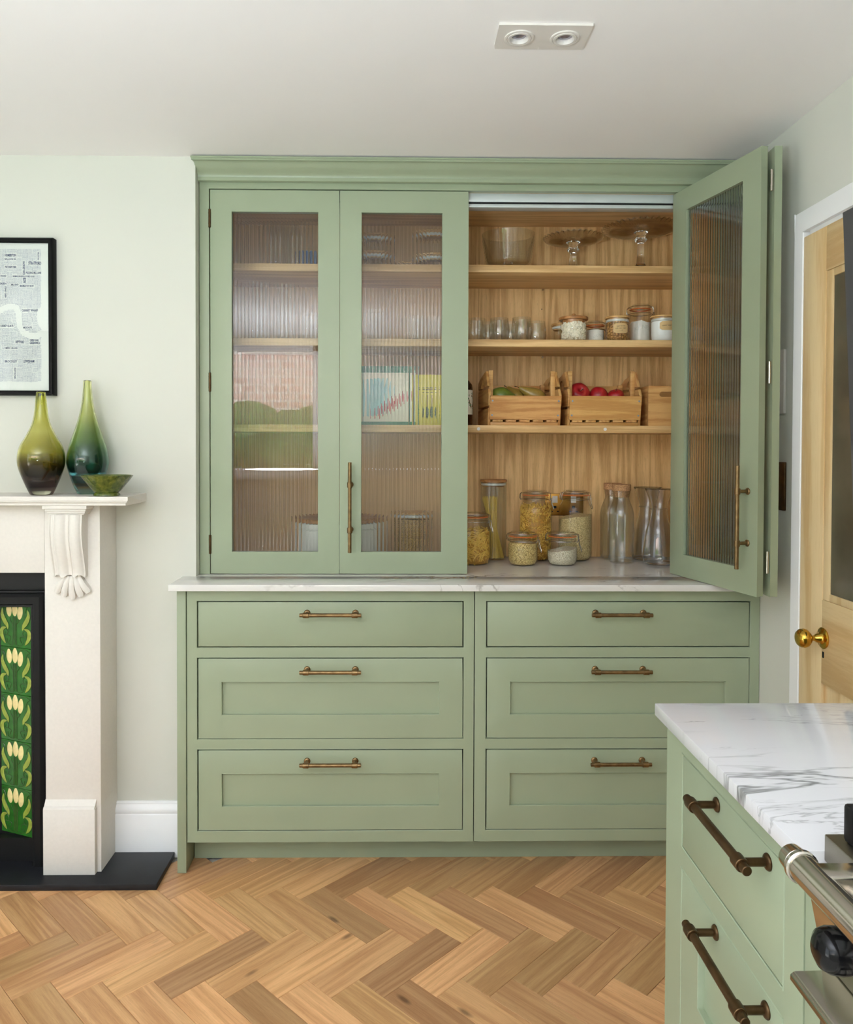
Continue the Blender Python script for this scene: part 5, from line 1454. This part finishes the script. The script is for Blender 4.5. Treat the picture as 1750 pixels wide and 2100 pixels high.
low_box('upper glass canister with a wooden lid in the left stack behind the second glass door', 768, 490, 2.79, Z1 + .0584, .058, .062)
low_box('lower glass canister with a wooden lid in the right stack behind the second glass door', 890, 525, 2.785, Z1, .060, .050)
low_box('upper glass canister with a wooden lid in the right stack behind the second glass door', 890, 490, 2.785, Z1 + .0504, .060, .082)
low_box('low glass canister between the two stacks behind the second glass door', 838, 535, 2.80, Z1, .040, .026)
tall_glass('large clear glass tumbler at the left on the second shelf behind the second door', 768, 660, 2.80, Z2, .044, .115)
tall_glass('short glass at the middle of the second shelf behind the second door', 856, 665, 2.79, Z2, .037, .092)
tall_glass('short glass at the right of the second shelf behind the second door', 901, 665, 2.80, Z2, .037, .092)
Yk = 2.755
xl, xr_ = X_at(728, 820, Yk), X_at(849, 820, Yk)
t = thing('picture_book', 'green bordered picture book with red lettering propped behind the second glass door', 'book', ((xl + xr_) / 2, Yk, Z3))
M_BKG = plain('green book cloth', (46, 124, 92), .5, var=.05); M_BKC = plain('cream cover panel', (236, 230, 206), .6, var=.03); M_BKB = plain('pale blue cover shape', (158, 208, 208), .6, var=.08); M_BKR = plain('red cover print', (196, 44, 50), .6)
HBk = .213
def lean(b): return b.mat(Matrix.Translation((0, Yk, Z3)) @ Matrix.Rotation(-.07, 4, 'X') @ Matrix.Translation((0, -Yk, -Z3)))
MB_ = MB().box(xl, xr_, Yk, Yk + .018, Z3 + .0015, Z3 + HBk, .0012); lean(MB_).out('cover', M_BKG, t)
lean(MB().box(xl + .012, xr_ - .010, Yk - .0006, Yk + .0002, Z3 + .013, Z3 + HBk - .024)).out('cover_panel', M_BKC, t)
lean(MB().prism([(xl + .045, Z3 + .03), (xl + .10, Z3 + .04), (xl + .13, Z3 + .13), (xl + .10, Z3 + .17), (xl + .05, Z3 + .165), (xl + .03, Z3 + .10)], 'y', Yk - .0009, Yk - .0005)).out('blue_print', M_BKB, t)
for k in range(8):
    u = k / 7; lean(MB().prism([(xl + .078 + .102 * u + a, Z3 + .042 + .062 * u + b_) for a, b_ in ((-.005, -.018), (.003, -.020), (.006, .004), (.003, .020), (-.003, .018))], 'y', Yk - .0013, Yk - .0010)).out('red_print', M_BKR, t)
Yy = 2.745
xl, xr_ = X_at(853, 820, Yy), X_at(903.5, 820, Yy) + .03
t = thing('cookery_book', 'yellow book with an artichoke drawing behind the second glass door', 'book', ((xl + xr_) / 2, Yy, Z3))
M_YEL = plain('yellow book cover', (222, 206, 60), .5, var=.03); M_ART = plain('olive artichoke print', (84, 92, 44), .6, var=.3, nscale=200); M_BRN = plain('brown stalk print', (128, 92, 48), .6)
MB().box(xl, xr_, Yy, Yy + .024, Z3, Z3 + .180, .001).out('cover', M_YEL, t)
xm = (xl + xr_) / 2 - .012
MB().box(xm - .0035, xm + .0035, Yy - .0006, Yy + .0002, Z3 + .060, Z3 + .108).out('stalk_print', M_BRN, t)
b = MB()
for r_ in range(6):
    for k in range(-2, 3):
        w = .0065; cx = xm + k * .0068 + (.0034 if r_ % 2 else 0); cz = Z3 + .030 + r_ * .0066
        if abs(k * .0068) > .019 * sin(pi * (r_ + .8) / 6.8) + .002: continue
        b.prism([(cx - w / 2, cz), (cx, cz - .008), (cx + w / 2, cz), (cx, cz + .005)], 'y', Yy - .0010 - .0001 * r_, Yy - .0003)
b.out('artichoke_print', M_ART, t, kind='stuff')
for k, (w_, z_) in enumerate(((.040, .132), (.048, .126), (.030, .116))): MB().box(xm - w_ / 2, xm + w_ / 2, Yy - .0005, Yy + .0002, Z3 + z_, Z3 + z_ + .0022).out('text_line', M_INKB, t)
# glasses dimly visible through the open door
tall_glass('clear glass behind the open folded door on the second shelf', 1406, 670, 2.80, Z2, .030, .11)
tall_glass('clear glass behind the open folded door on the top shelf', 1406, 500, 2.80, Z1, .026, .12)
tall_glass('wide clear glass behind the open folded door on the worktop', 1400, 1100, 2.86, ZT, .034, .14)
